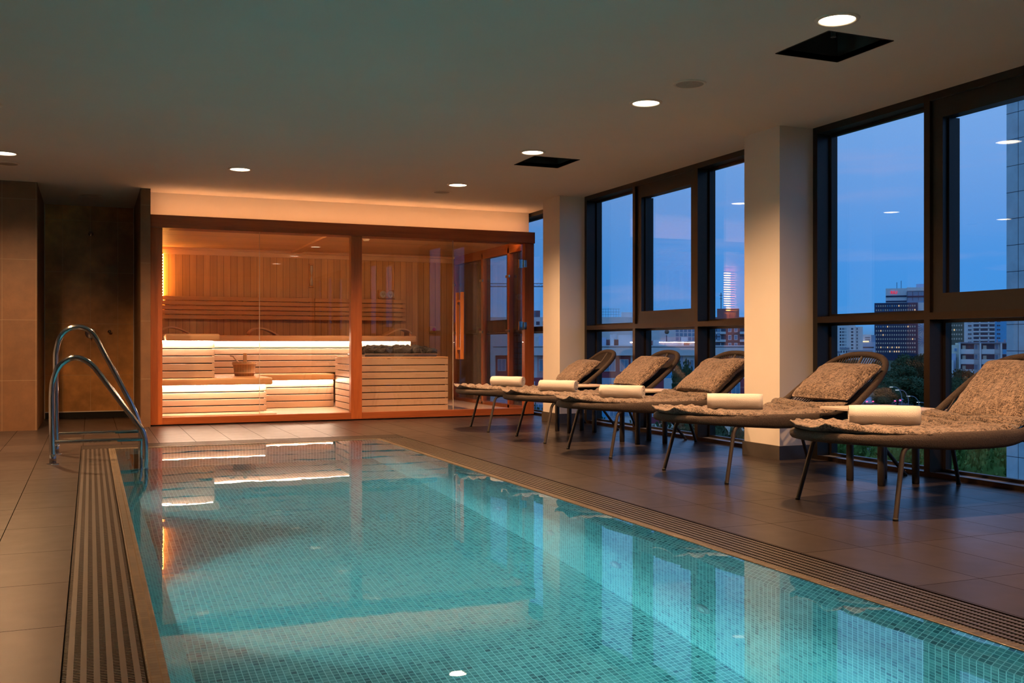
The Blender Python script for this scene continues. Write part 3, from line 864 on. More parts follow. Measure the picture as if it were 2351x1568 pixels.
# bucket and ladle
bk = thing('sauna_bucket', (1.715, 12.45, 0.487), 'small wooden sauna bucket with upright stave handle', 'bucket')
prof = [(0.112, 0.0), (0.118, 0.03), (0.122, 0.035), (0.124, 0.05), (0.120, 0.052), (0.136, 0.135), (0.141, 0.138), (0.143, 0.155), (0.139, 0.158), (0.142, 0.168), (0.130, 0.168), (0.105, 0.02), (0.0, 0.02)]
MB().lathe([(0.0, 0.0)] + prof, 32).build('tub', 'bucket_wood', bk)
for r, z in ((0.121, 0.03), (0.141, 0.138)):
    MB().lathe([(r - 0.002, z), (r + 0.004, z), (r + 0.005, z + 0.016), (r - 0.001, z + 0.016)], 32).build('hoop', 'bench_slab', bk)
MB().rbox(0.0, 0.045, 0.10, 0.118, 0.15, 0.275, 0.008).build('stave_handle', 'bench_slab', bk)
def text_mesh(name, body, size, ext, mat, parent, loc, rot):
    cu = bpy.data.curves.new(name, 'FONT'); cu.body = body; cu.size = size; cu.extrude = ext; cu.align_x = 'CENTER'
    tmp = bpy.data.objects.new(name + '_curve', cu); C.objects.link(tmp)
    bpy.context.view_layer.update()
    me = bpy.data.meshes.new_from_object(tmp.evaluated_get(bpy.context.evaluated_depsgraph_get()))
    bpy.data.objects.remove(tmp)
    me.materials.clear(); me.materials.append(M[mat])
    o = bpy.data.objects.new(name, me); C.objects.link(o)
    o.parent = parent; o.location = loc; o.rotation_euler = rot
    return o
text_mesh('maker_mark', 'SAUNA', 0.020, 0.0005, 'backrest_wood', bk, (-0.005, -0.1325, 0.082), (PI / 2 + 0.17, 0, 0.05))
ld = thing('ladle', (1.66, 12.42, 0.56), 'pale wooden ladle leaning over the rim of the sauna bucket', 'ladle')
MB().tube([(0.05, 0.03, -0.03), (-0.02, 0.0, 0.09), (-0.085, -0.02, 0.165)], [0.008, 0.009, 0.010], 10, up=(0, 1, 0)).build('handle', 'bench_wood', ld)
MB().lathe([(0.0, 0.0), (0.022, 0.004), (0.028, 0.02), (0.026, 0.02), (0.020, 0.008), (0.0, 0.005)], 18, -0.095, -0.02, 0.158).build('cup', 'dial_white', ld)
# heater box with stones
hx = thing('sauna_heater', (3.45, 12.2, 0.055), 'large slatted wooden heater box behind the glass, stones on top', 'heater')
ho = (3.45, 12.2, 0.055)
HX0, HX1, HY0, HY1, HZ = 2.93, 4.0, 11.55, 12.92, 0.70
sl = MB(); sn = 8; hh = (HZ - 0.06) / sn
for i in range(sn):
    a, b = 0.06 + i * hh + 0.005, 0.06 + (i + 1) * hh - 0.005
    sl.rbox(HX0, HX1, HY0, HY0 + 0.022, a, b, 0.0025, 1).rbox(HX0, HX0 + 0.022, HY0 + 0.024, HY1, a, b, 0.0025, 1).rbox(HX1 - 0.022, HX1, HY0 + 0.024, HY1, a, b, 0.0025, 1)
sl.build('slatted_casing', 'bench_wood', hx, ho)
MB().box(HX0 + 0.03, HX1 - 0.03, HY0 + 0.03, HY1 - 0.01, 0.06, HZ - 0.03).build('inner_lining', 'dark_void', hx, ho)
MB().rbox(HX0, HX1, HY0, HY0 + 0.07, HZ, HZ + 0.018, 0.003).rbox(HX0, HX0 + 0.05, HY0 + 0.07, HY1, HZ, HZ + 0.018, 0.003).rbox(HX1 - 0.12, HX1, HY0 + 0.07, HY1, HZ, HZ + 0.018, 0.003).build('top_rim', 'bench_slab', hx, ho)
tray = MB().rbox(2.99, 3.88, 11.63, 11.645, HZ + 0.018, HZ + 0.048, 0.003).rbox(2.99, 3.005, 11.645, 12.5, HZ + 0.018, HZ + 0.048, 0.003).rbox(3.865, 3.88, 11.645, 12.5, HZ + 0.018, HZ + 0.048, 0.003)
for k in range(12):
    tray.box(3.005 + k * 0.075, 3.012 + k * 0.075, 11.645, 12.5, HZ - 0.005, HZ + 0.005)
tray.build('stone_tray', 'steel', hx, ho)
MB().tube([(2.985, 11.622, HZ + 0.052), (3.89, 11.622, HZ + 0.052)], 0.006, 8, up=(0, 0, 1)).build('guard_rail', 'chrome', hx, ho)
def stone_mesh(seed):
    bm = bmesh.new()
    bmesh.ops.create_icosphere(bm, subdivisions=2, radius=1)
    for v in bm.verts:
        d = v.co.normalized()
        k = 1 + 0.42 * noise.noise(d * 1.3 + Vector((seed * 3.1, 0, 0)))
        v.co = Vector((d.x * k * 0.062, d.y * k * 0.048, d.z * k * 0.048))
    mb = MB(); mb.bm(bm)
    return mb
protos = [stone_mesh(i) for i in range(5)]
stones = []
for i in range(5):
    s_ = protos[i].build('heater_stone', 'stone')
    stones.append(s_)
rng = random.Random(5)
ORD = ['first', 'second', 'third', 'fourth', 'fifth', 'sixth', 'seventh', 'eighth', 'ninth', 'tenth', 'eleventh', 'twelfth', 'thirteenth', 'fourteenth', 'fifteenth', 'sixteenth', 'seventeenth', 'eighteenth', 'nineteenth', 'twentieth']
cnt = 0
for r_, (yy, z0) in enumerate(((11.70, 0.0), (11.82, 0.02), (11.95, 0.03), (12.1, 0.03))):
    for k in range(9):
        x = 3.07 + k * 0.094 + rng.uniform(-0.02, 0.02)
        if cnt < 5:
            s_ = stones[cnt]
        else:
            s_ = stones[rng.randrange(5)].copy(); C.objects.link(s_)
        s_.location = (x, yy + rng.uniform(-0.02, 0.02), HZ + 0.058 + z0 + rng.uniform(0, 0.012))
        s_.rotation_euler = (rng.uniform(-0.4, 0.4), rng.uniform(-0.4, 0.4), rng.uniform(0, 6.28))
        q = rng.uniform(1.05, 1.45); s_.scale = (q, q, q)
        tag(s_, 'dark rough heater stone, %s row, %s from the left' % (('front', 'second', 'third', 'rear')[r_], ORD[k]), 'stone', 'stones on the sauna heater')
        cnt += 1
# gauges, switch, timer, ceiling spot, corner lamp
o = thing('sauna_gauge', (3.91, 13.99, 1.58), 'wooden double dial thermometer above the backrest', 'thermometer')
g0 = (3.91, 13.99, 1.58)
MB().rbox(3.785, 4.035, 13.965, 13.998, 1.52, 1.645, 0.012, 3).build('board', 'backrest_wood', o, g0)
for x in (3.855, 3.965):
    MB().lathe([(0.0, -0.006), (0.040, -0.006), (0.044, -0.010), (0.050, -0.008), (0.050, 0.0)], 28, x, 13.966, 1.582, 'Y').build('dial', 'dial_white', o, g0)
    MB().rbox(x - 0.022, x + 0.024, 13.954, 13.958, 1.579, 1.584, 0.001, 1).rbox(x - 0.003, x + 0.003, 13.954, 13.958, 1.555, 1.57, 0.001, 1).rbox(x - 0.02, x - 0.006, 13.954, 13.958, 1.594, 1.598, 0.001, 1).rbox(x + 0.006, x + 0.02, 13.954, 13.958, 1.594, 1.598, 0.001, 1).build('pointer', 'dark_void', o, g0)
o = thing('emergency_switch', (4.60, 13.99, 1.08), 'small yellow box with red knob on the sauna wall', 'switch')
g0 = (4.60, 13.99, 1.08)
simple('yellow_plastic', (0.62, 0.34, 0.05), 0.4)
MB().rbox(4.555, 4.645, 13.95, 13.998, 1.04, 1.13, 0.006).build('housing', 'yellow_plastic', o, g0)
MB().lathe([(0.018, 0.0), (0.018, -0.012), (0.026, -0.015), (0.026, -0.026), (0.0, -0.03)], 20, 4.61, 13.95, 1.085, 'Y').build('knob', 'red_plastic', o, g0)
o = thing('sand_timer', (2.83, 13.99, 1.8), 'slim wooden hourglass timer hung on the sauna wall', 'timer')
g0 = (2.83, 13.99, 1.8)
MB().rbox(2.80, 2.86, 13.975, 13.998, 1.66, 1.99, 0.004).rbox(2.80, 2.86, 13.93, 13.975, 1.66, 1.675, 0.003).rbox(2.80, 2.86, 13.93, 13.975, 1.97, 1.985, 0.003).build('bracket', 'backrest_wood', o, g0)
MB().lathe([(0.0, -0.14), (0.018, -0.138), (0.02, -0.08), (0.004, 0.0), (0.02, 0.08), (0.018, 0.138), (0.0, 0.14)], 16, 2.83, 13.953, 1.822).build('tube', 'dial_white', o, g0)
o = thing('sauna_ceiling_spot', (3.1, 12.0, 2.15), 'small round fitting on the sauna ceiling', 'ceiling light')
MB().lathe([(0.03, -0.022), (0.035, -0.016), (0.045, 0.0)], 24, 3.1, 12.0, 2.15).build('housing', 'dial_white', o, (3.1, 12.0, 2.15))
spot_light('added_spot_bulb', (3.1, 12.0, 2.12), SAUNA_FILL, math.radians(128), 0.8, (1.0, 0.55, 0.28), o, (3.1, 12.0, 2.15), radius=0.05)  # bulb added in the fitting to brighten the sauna interior
o = thing('corner_lamp', (0.9, 13.9, 1.8), 'glowing slatted corner lamp at the left edge of the sauna glass', 'lamp')
g0 = (0.9, 13.9, 1.8)
sh = MB()
for i in range(18):
    z = 1.40 + i * 0.038
    sh.rbox(0.62, 0.875, 13.84, 13.855, z, z + 0.020, 0.002, 1)
sh.build('slat_shade', 'backrest_wood', o, g0)
MB().box(0.64, 0.885, 13.94, 13.96, 1.42, 2.06).build('glow_panel', 'led_corner', o, g0)

# ------------------------------------------------------------------ loungers
PATH = [(3.415, 0.0, 0.392), (3.432, 0.12, 0.392), (3.50, 0.235, 0.390), (3.63, 0.312, 0.386), (3.85, 0.35, 0.380), (4.10, 0.365, 0.375), (4.32, 0.368, 0.376),
        (4.46, 0.366, 0.386), (4.60, 0.362, 0.436), (4.75, 0.352, 0.540), (4.88, 0.33, 0.640), (4.975, 0.28, 0.722), (5.02, 0.20, 0.768), (5.035, 0.10, 0.788), (5.037, 0.0, 0.792)]
XC = 4.2
def lounger_proto():
    root = thing('sun_lounger', (0, 0, 0), 'x', 'sun lounger', 'rope loungers in a row along the windows')
    side = smooth([(x - XC, hv, z) for x, hv, z in PATH], 5)
    loop = side + [Vector((p.x, -p.y, p.z)) for p in reversed(side[1:-1])]
    def band(x):    # half height of the rope wrapped rail
        x += XC
        if x < 3.5: return 0.026
        if x < 4.0: return 0.026 + 0.020 * (x - 3.5) / 0.5
        if x < 4.35: return 0.046
        if x < 4.65: return 0.046 - 0.021 * (x - 4.35) / 0.30
        return 0.022
    MB().tube(loop, [0.023] * len(loop), 12, closed=True, ry=[band(p.x) for p in loop]).build('rim', 'rope', root)
    # woven seat shell under the pad
    def prof(u):    # centre line height of the shell
        pts = [(3.43, 0.385), (3.7, 0.362), (4.0, 0.345), (4.2, 0.338), (4.38, 0.35), (4.52, 0.40)]
        for (a, b), (c, d) in zip(pts, pts[1:]):
            if u <= c: return b + (d - b) * (u - a) / (c - a)
        return pts[-1][1]
    def hw(x):
        for (a, h1, _), (c, h2, _) in zip(PATH, PATH[1:]):
            if a <= x <= c: return h1 + (h2 - h1) * (x - a) / max(1e-6, c - a)
        return 0.0
    vs = []; fs = []; nu, nv = 24, 12
    for i in range(nu + 1):
        x = 3.43 + (4.52 - 3.43) * i / nu
        h = hw(x)
        for j in range(nv + 1):
            v = -1 + 2 * j / nv
            vs.append((x - XC, v * h, prof(x) + 0.02 * v * v))
    for i in range(nu):
        for j in range(nv):
            a = i * (nv + 1) + j
            fs.append((a, a + 1, a + nv + 2, a + nv + 1))
    sh = MB().add(vs, fs, True).build('woven_seat', 'rope', root)
    so = sh.modifiers.new('thick', 'SOLIDIFY'); so.thickness = 0.014; so.offset = 0
    # back strands from the arch down to the seat
    st = MB()
    nS = 30
    def rimpt(v):   # v -1..1 across: point on the head arch
        a = v * 0.355
        best = None
        for (x1, h1, z1), (x2, h2, z2) in zip(PATH[9:], PATH[10:]):
            if h2 <= abs(a) <= h1:
                k = (abs(a) - h1) / min(-1e-6, (h2 - h1))
                return Vector((x1 + (x2 - x1) * k - XC, a, z1 + (z2 - z1) * k))
        return Vector((PATH[9][0] - XC, a, PATH[9][2]))
    for i in range(nS):
        v = -0.97 + 1.94 * i / (nS - 1)
        a = rimpt(v)
        b = Vector((4.47 - XC, v * 0.30 - 0.04, 0.372))
        pts = []
        for k in range(9):
            t = k / 8
            p = a.lerp(b, t)
            p += Vector((0.045, 0, -0.05)) * math.sin(PI * t) * (1 - 0.8 * v * v)
            pts.append(p)
        st.tube(pts, 0.0046, 6, cap=False, up=(0, 1, 0.2))
    st.build('back_ropes', 'rope', root)
    a = rimpt(0.0); b = Vector((4.47 - XC, 0, 0.372))
    MB().tube([a.lerp(b, k / 8) + Vector((0.055, 0, -0.06)) * math.sin(PI * k / 8) for k in range(9)], 0.011, 10, up=(0, 1, 0.2)).build('back_spine', 'leg_metal', root)
    for sgn in (1, -1):
        lp = [(3.80, 0.325 * sgn, 0.365), (3.73, 0.33 * sgn, 0.345), (3.705, 0.335 * sgn, 0.31), (3.632, 0.368 * sgn, 0.012)]
        lg = MB().tube([Vector((x - XC, y, z)) for x, y, z in smooth(lp[:3], 3) + [Vector(lp[3])]], 0.0125, 10, up=(0, 1, 0)).build('leg', 'leg_metal', root)
        MB().lathe([(0.0, 0.0), (0.0135, 0.0), (0.0135, 0.014), (0.0, 0.014)], 14, 3.630 - XC, 0.369 * sgn, 0.0).build('foot', 'rubber', lg)
        lp = [(4.62, 0.33 * sgn, 0.345), (4.70, 0.34 * sgn, 0.34), (4.75, 0.36 * sgn, 0.315), (4.945, 0.485 * sgn, 0.012)]
        lp = [(4.50, 0.33 * sgn, 0.368)] + lp
        lg = MB().tube([Vector((x - XC, y, z)) for x, y, z in smooth(lp[:4], 3) + [Vector(lp[4])]], 0.0125, 10, up=(0, 1, 0)).build('leg', 'leg_metal', root)
        MB().lathe([(0.0, 0.0), (0.0135, 0.0), (0.0135, 0.014), (0.0, 0.014)], 14, 4.947 - XC, 0.487 * sgn, 0.0).build('foot', 'rubber', lg)
    # quilted pad
    ctr = [(3.395, 0.452), (3.44, 0.432), (3.55, 0.416), (3.8, 0.402), (4.1, 0.391), (4.28, 0.387), (4.38, 0.392), (4.46, 0.408), (4.53, 0.436), (4.59, 0.468)]
    sm = smooth([(a, 0, b) for a, b in ctr], 12)
    n = len(sm); nv = 28
    top = []; bot = []
    L_ = 0; prev = sm[0]
    lens = []
    for p in sm:
        L_ += (p - prev).length; prev = p; lens.append(L_)
    tot = L_
    for i, p in enumerate(sm):
        t = (sm[min(i + 1, n - 1)] - sm[max(i - 1, 0)]).normalized()
        nn = Vector((-t.z, 0, t.x))
        if nn.z < 0: nn = -nn
        s_ = lens[i] / tot
        end = min(1, s_ / 0.10, (1 - s_) / 0.04)
        h = min(hw(max(p.x, 3.47)) + 0.012, 0.352 if p.x > 4.2 else 1)
        if s_ < 0.12: h *= math.sqrt(max(0.02, 1 - (1 - s_ / 0.12) ** 2)) * 0.35 + 0.65
        quilt = abs(math.sin(PI * lens[i] / 0.085)) ** 0.6
        for j in range(nv + 1):
            v = -1 + 2 * j / nv
            e = max(0.0, 1 - abs(v) ** 7) ** 0.5
            th = (0.006 + 0.044 * quilt * (0.8 + 0.4 * noise.noise(Vector((p.x * 9, v * 5, 3))))) * e * (max(0, end) ** 0.5)
            hv = h * (1 + 0.03 * quilt - 0.02)
            q = p + Vector((0, v * hv, -0.012 + 0.024 * v * v)) + Vector((0, 0, 0.006 * noise.noise(Vector((p.x * 6, v * 3, 0)))))
            top.append(q + nn * (th + 0.004)); bot.append(q - nn * (0.006 * e))
    vs = [Vector((q.x - XC, q.y, q.z)) for q in top + bot]
    fs = []; m = nv + 1; K = n * m
    for i in range(n - 1):
        for j in range(nv):
            a = i * m + j
            fs += [(a, a + 1, a + m + 1, a + m), (K + a, K + a + m, K + a + m + 1, K + a + 1)]
        for a in (i * m, i * m + nv):
            fs.append((a, a + m, K + a + m, K + a))
    for j in range(nv):
        for a in (j, (n - 1) * m + j):
            fs.append((a, a + 1, K + a + 1, K + a))
    pd = MB().add(vs, fs, True).build('seat_pad', 'boucle_pad', root)
    return root

def cushion_mesh(sx, sy, th, seed):
    n = 36; top = []; bot = []
    for i in range(n + 1):
        for j in range(n + 1):
            x = -1 + 2 * i / n; y = -1 + 2 * j / n
            f = max(0.0, (1 - x ** 4) * (1 - y ** 4)) ** 0.45
            px = x * sx / 2 * (1 - 0.055 * (1 - y * y) * abs(x)); py = y * sy / 2 * (1 - 0.07 * (1 - x * x) * abs(y))
            # creases near edges and soft dents
            q = noise.noise(Vector((x * 2.0, y * 2.0, seed))) * 0.014 + noise.noise(Vector((x * 6, y * 6, seed))) * 0.004
            cr = 0.010 * math.sin(14 * x + 3 * noise.noise(Vector((x * 2, y, seed)))) * max(0, abs(y) - 0.55)
            px += noise.noise(Vector((x * 1.5, y * 1.5, seed + 9))) * 0.012
            top.append((px, py, th / 2 * f + (q + cr) * f)); bot.append((px, py, -th / 2 * f * 0.8 + q * f))
    m = n + 1; K = m * m; fs = []
    for i in range(n):
        for j in range(n):
            a = i * m + j
            fs += [(a, a + m, a + m + 1, a + 1), (K + a, K + a + 1, K + a + m + 1, K + a + m)]
    for i in range(n):
        for a, b in ((i, i + 1), (n * m + i, n * m + i + 1), (i * m, (i + 1) * m), (i * m + n, (i + 1) * m + n)):
            fs.append((a, b, K + b, K + a))
    mb = MB().add(top + bot, fs, True)
    return mb

lp = lounger_proto()
LY = [9.585, 8.355, 7.12, 5.595, 4.18]
LLB = ['nearest the sauna', 'second from the sauna', 'between the second table and the white pillar', 'just on this side of the white pillar', 'nearest the camera, cut by the right edge']
loungers = []
for i, y in enumerate(reversed(LY)):
    o = lp if i == 0 else copy_tree(lp)
    k = 4 - i
    o.location = (XC + (0.02, 0.05, 0.01, 0, 0)[k], y - (0.07, 0.035, 0, 0, 0)[k], 0)
    o.rotation_euler.z = -math.radians((7, 3.5, 0, 0, 0)[k])
    o['label'] = 'dark rope sun lounger with tweed pad, ' + LLB[k]
    loungers.append(o)

# scatter cushions: (y centre, along-back position, twist, tilt extra)
CU = [(9.42, 4.69, -0.08, 0.0, 'tweed cushion on the lounger nearest the sauna', 0.56, 0.36),
      (8.20, 4.74, -0.06, 0.04, 'tweed cushion on the second lounger from the sauna', 0.56, 0.40),
      (7.02, 4.72, -0.04, 0.06, 'tweed cushion on the lounger partly hidden by the pillar', 0.62, 0.42),
      (5.52, 4.725, 0.02, 0.0, 'wide tweed cushion on the lounger just past the pillar', 0.56, 0.38),
      (4.13, 4.71, -0.10, 0.20, 'large tweed cushion at the right edge of the photo', 0.56, 0.46)]
for i, (y, x, tw, tl, lb, a, b) in enumerate(CU):
    mb = cushion_mesh(b, a, 0.13, i * 3.7)
    o = mb.build('cushion', 'boucle')
    tag(o, lb, 'cushion', 'tweed scatter cushions')
    # back slope about 34 degrees; cushion x axis runs up the back
    zc = 0.40 + (x - 4.46) * 0.70 + 0.022
    o.matrix_world = Matrix.Translation((x, y, zc)) @ Matrix.Rotation(tw, 4, 'Z') @ Matrix.Rotation(-(math.radians(36) + tl), 4, 'Y')

# rolled towels
def towel_mesh():
    n = 90; turns = 3.3; th = 0.0115; Ln = 0.36
    cen = []
    for i in range(n + 1):
        t = i / n
        a = turns * 2 * PI * t
        r = 0.008 + 0.0445 * t
        cen.append((r * math.cos(a), r * math.sin(a), a))
    ny_ = 10; vs = []; fs = []
    for j in range(ny_ + 1):
        s = -1 + 2 * j / ny_
        yy = s * Ln / 2
        for i, (cx, cz, a) in enumerate(cen):
            r = math.hypot(cx, cz); k = 1 + 0.05 * noise.noise(Vector((math.cos(a) * 1.2, s * 1.6, math.sin(a) * 1.2))) * (i / n)
            out = Vector((cx, 0, cz)).normalized()
            yo = yy * (1 + 0.012 * noise.noise(Vector((i * 0.11, s, 4))) * abs(s))
            hh = th * (1 - (0.25 if abs(s) == 1 else 0))
            for d in (0.5, -0.5):
                p = out * (r * k + d * hh)
                vs.append((yo, p.x, p.z * (0.97)))
    m = (n + 1) * 2
    for j in range(ny_):
        for i in range(n):
            a = j * m + i * 2
            fs += [(a, a + 2, a + m + 2, a + m), (a + 1, a + m + 1, a + m + 3, a + 3)]
        for a in (j * m, j * m + 2 * n):
            fs.append((a, a + 1, a + m + 1, a + m))
    for j in (0, ny_):
        for i in range(n):
            a = j * m + i * 2
            fs.append((a, a + 1, a + 3, a + 2))
    return MB().add(vs, fs, True)
tw0 = None
TW = [(3.97, 9.585, 50, 'nearest the sauna'), (3.965, 8.36, 50, 'second from the sauna'), (3.95, 7.13, 48, 'third from the sauna'), (3.955, 5.60, 36, 'by the white pillar'), (3.92, 4.20, 36, 'nearest the camera')]
for x, y, an, lb in TW:
    if tw0 is None:
        tw0 = towel_mesh().build('rolled_towel', 'terry'); o = tw0
    else:
        o = tw0.copy(); C.objects.link(o)
    o.location = (x, y, 0.487); o.rotation_euler = (3.0, 0, -math.radians(an))
    tag(o, 'rolled white towel on the lounger ' + lb, 'towel', 'rolled white towels')

# side tables
def table_proto():
    t = thing('side_table', (0, 0, 0), 'x', 'side table', 'low square side tables between the loungers')
    bm = bmesh.new()
    bmesh.ops.create_cube(bm, size=1)
    bmesh.ops.scale(bm, vec=(0.57, 0.57, 0.012), verts=bm.verts)
    ve = [e for e in bm.edges if abs(e.verts[0].co.z - e.verts[1].co.z) > 0.005]
    bmesh.ops.bevel(bm, geom=ve, offset=0.06, segments=8, affect='EDGES', profile=0.5)
    bmesh.ops.translate(bm, vec=(0, 0, 0.459), verts=bm.verts)
    mb = MB(); mb.bm(bm)
    mb.build('table_top', 'table_top', t)
    MB().rbox(-0.15, 0.15, -0.15, -0.11, 0.425, 0.452, 0.003).rbox(-0.15, 0.15, 0.11, 0.15, 0.425, 0.452, 0.003).rbox(-0.15, -0.11, -0.11, 0.11, 0.425, 0.452, 0.003).rbox(0.11, 0.15, -0.11, 0.11, 0.425, 0.452, 0.003).build('apron', 'table_leg', t)
    for a in (-0.137, 0.137):
        for b in (-0.137, 0.137):
            MB().lathe([(0.0, 0.0), (0.020, 0.0), (0.0225, 0.004), (0.0225, 0.43), (0.0, 0.43)], 20, a, b, 0).build('leg', 'table_leg', t)
    return t
tp = table_proto()
for i, (x, y, lb) in enumerate(((4.585, 4.925, 'between the two nearest loungers'), (4.50, 7.74, 'beyond the lounger behind the pillar'), (4.44, 8.96, 'between the two farthest loungers'))):
    o = tp if i == 0 else copy_tree(tp)
    o.location = (x, y, 0)
    o['label'] = 'pale-topped square table with dark legs, ' + lb

# ------------------------------------------------------------------ the city outside
GZ = -13.0
simple('grass', (0.05, 0.085, 0.03), 0.95, nscale=0.4, namt=0.5)
simple('asphalt', (0.06, 0.06, 0.065), 0.9, nscale=2, namt=0.2)
for nm, c in (('city_white', (0.46, 0.50, 0.56)), ('city_pale', (0.36, 0.40, 0.48)), ('city_grey', (0.22, 0.26, 0.33)), ('city_brown', (0.16, 0.065, 0.06)),
              ('city_navy', (0.018, 0.026, 0.055)), ('city_maroon', (0.17, 0.03, 0.045)), ('city_cream', (0.50, 0.47, 0.36)), ('city_blue', (0.04, 0.22, 0.45)),
              ('city_pink', (0.38, 0.20, 0.20)), ('city_beige', (0.46, 0.36, 0.29)), ('city_olive', (0.075, 0.07, 0.05)), ('city_glass', (0.10, 0.17, 0.24)), ('city_dark', (0.03, 0.04, 0.06)),
              ('city_frame', (0.62, 0.66, 0.74)), ('roof_grey', (0.14, 0.15, 0.18))):
    c = tuple(min(0.88, q * 2.4) for q in c)
    simple(nm, c, 0.7 if nm != 'city_glass' else 0.25, nscale=0.6, namt=0.06)
emis('window_lit', (1.0, 0.72, 0.45), 0.6)
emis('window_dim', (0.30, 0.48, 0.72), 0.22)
emis('sign_lit', (1.0, 0.62, 0.28), 2.2)
emis('tail_lamp', (1.0, 0.03, 0.10), 9.0)
emis('street_glow', (0.75, 0.88, 1.0), 0.7)
tiles('facade_panel', 'YZ', 0.55, 1.02, 28.6, 0.62, 0.022, (0.2, 0.3, 0.4), [(0.0, (0.50, 0.66, 0.74)), (1.0, (0.53, 0.69, 0.77))], (0.02, 0.03, 0.05), 0.6, 1.0, 0.05, 0.1)
struct(MB().box(-60, 1500, -300, 1700, GZ - 0.5, GZ).build('ground', 'grass'))

UNIT = {}
def unit(mat):
    if mat not in UNIT:
        me = bpy.data.meshes.new('window')
        vs = [(x, y, z) for x in (0, 1) for y in (0, 1) for z in (0, 1)]
        me.from_pydata(vs, [], [(0, 1, 3, 2), (4, 6, 7, 5), (0, 4, 5, 1), (2, 3, 7, 6), (0, 2, 6, 4), (1, 5, 7, 3)])
        me.materials.append(M[mat])
        UNIT[mat] = me
    return UNIT[mat]
class Bld:
    """a building facing the viewer; its faces are given in photo pixels at its own distance"""
    def __init__(s, x0, x1, D, name, label, group=None):
        s.xc = (x0 + x1) / 2; s.D = D; s.k = D / FPX
        s.a = math.atan((s.xc - CXP) / FPX); s.ku = s.k * math.cos(s.a)
        p = at(s.xc, HY, D)
        s.o = thing(name, (p.x, p.y, GZ), label, 'building', group, -YAW - s.a)
    def u(s, x): return (x - s.xc) * s.ku
    def z(s, y): return CAMZ + (HY - y) * s.k - GZ
    def vol(s, x0, x1, y0, y1, mat, name='block', front=0.0, depth=12.0):
        z0 = 0.0 if y1 is None else s.z(y1)
        return MB().box(s.u(x0), s.u(x1), front, front + depth, z0, s.z(y0)).build(name, mat, s.o)
    def win(s, x0, x1, y0, y1, mat='city_dark', name='window', front=-0.05, d=0.2):
        o = bpy.data.objects.new(name, unit(mat)); C.objects.link(o); o.parent = s.o
        o.location = (s.u(x0), front, s.z(y1)); o.scale = ((x1 - x0) * s.ku, d, (y1 - y0) * s.k)
        return o

# dark hotel tower with the red sign
b = Bld(2007, 2132, 900, 'hotel_tower', 'tall dark hotel tower with a pale top storey and red sign letters', 'towers on the skyline')
b.vol(2007, 2107, 695, None, 'city_navy', 'dark_block', 0, 60)
b.vol(2107, 2150, 695, None, 'city_pale', 'truss_block', 2, 50)
b.vol(2033, 2082, 661, 695, 'city_white', 'top_storey', 6, 40)
b.vol(2082, 2150, 668, 697, 'city_glass', 'glass_storey', 3, 45)
b.vol(2082, 2150, 660, 668, 'city_white', 'roof_band', 2, 46)
b.vol(2104, 2150, 651, 660, 'city_grey', 'plant_room', 12, 20)
for y0, y1 in ((677.5, 681), (689.5, 692.5)):
    b.win(2033.5, 2081.5, y0, y1, 'city_navy', 'window_band', 5.4, 0.8)
for k in range(5):
    b.win(2082 + k * 13, 2082.8 + k * 13, 670, 690, 'city_dark', 'mullion', 2.4, 0.6)
b.win(2082, 2150, 679, 682.5, 'city_navy', 'spandrel', 2.3, 0.6)
rr = random.Random(3)
cntw = 0
rows = [702 + 9.55 * i for i in range(12)]
for j, y in enumerate(rows):
    for i in range(18):
        x = 2010.3 + i * 5.22
        if cntw >= 100: break
        q = rr.random()
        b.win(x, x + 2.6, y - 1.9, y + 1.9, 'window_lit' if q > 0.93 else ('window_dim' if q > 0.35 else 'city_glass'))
        cntw += 1
mb = MB(); mbl = MB(); cc = 0
for j, y in enumerate(rows):
    for i in range(18):
        cc += 1
        if cc <= cntw: continue
        x = 2010.3 + i * 5.22
        (mbl if rr.random() > 0.88 else mb).box(b.u(x), b.u(x + 2.6), -0.05, 0.1, b.z(y + 1.9), b.z(y - 1.9))
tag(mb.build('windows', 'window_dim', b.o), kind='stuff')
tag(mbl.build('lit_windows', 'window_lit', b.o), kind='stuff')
emis('sign_red', (0.75, 0.03, 0.08), 0.9)
text_mesh('sign_letters', 'RIU', 9.5 * 0.39, 0.25, 'sign_red', b.o, (b.u(2052), 5.6, b.z(673.5)), (PI / 2, 0, 0))
for x, yt in ((2059, 646), (2069, 642.5)):
    MB().tube([(b.u(x), 14, b.z(661)), (b.u(x), 14, b.z(yt))], 0.22, 6, up=(0, 1, 0)).build('mast', 'city_dark', b.o)
for yc in (754, 782):
    t = MB()
    for k in range(8):
        a = PI * k / 8
        t.tube([(b.u(2122 - 15 * math.cos(a)), 1.6, b.z(yc - 15 * math.sin(a))), (b.u(2122 + 15 * math.cos(a)), 1.6, b.z(yc + 15 * math.sin(a)))], 0.35, 5, up=(0, 1, 0))
    t.build('star_truss', 'city_grey', b.o)
# brown office block seen in the next bay
b = Bld(2165, 2214, 820, 'office_block', 'dark office block with rows of small square windows', 'towers on the skyline')
b.vol(2140, 2214, 706, None, 'city_olive', 'block', 0, 40)
for j in range(6):
    for i in range(9):
        x = 2162 + i * 5.5; y = 727 + 10.2 * j
        q = rr.random()
        b.win(x, x + 3, y - 2.2, y + 1.8, 'window_lit' if q > 0.9 else 'window_dim')
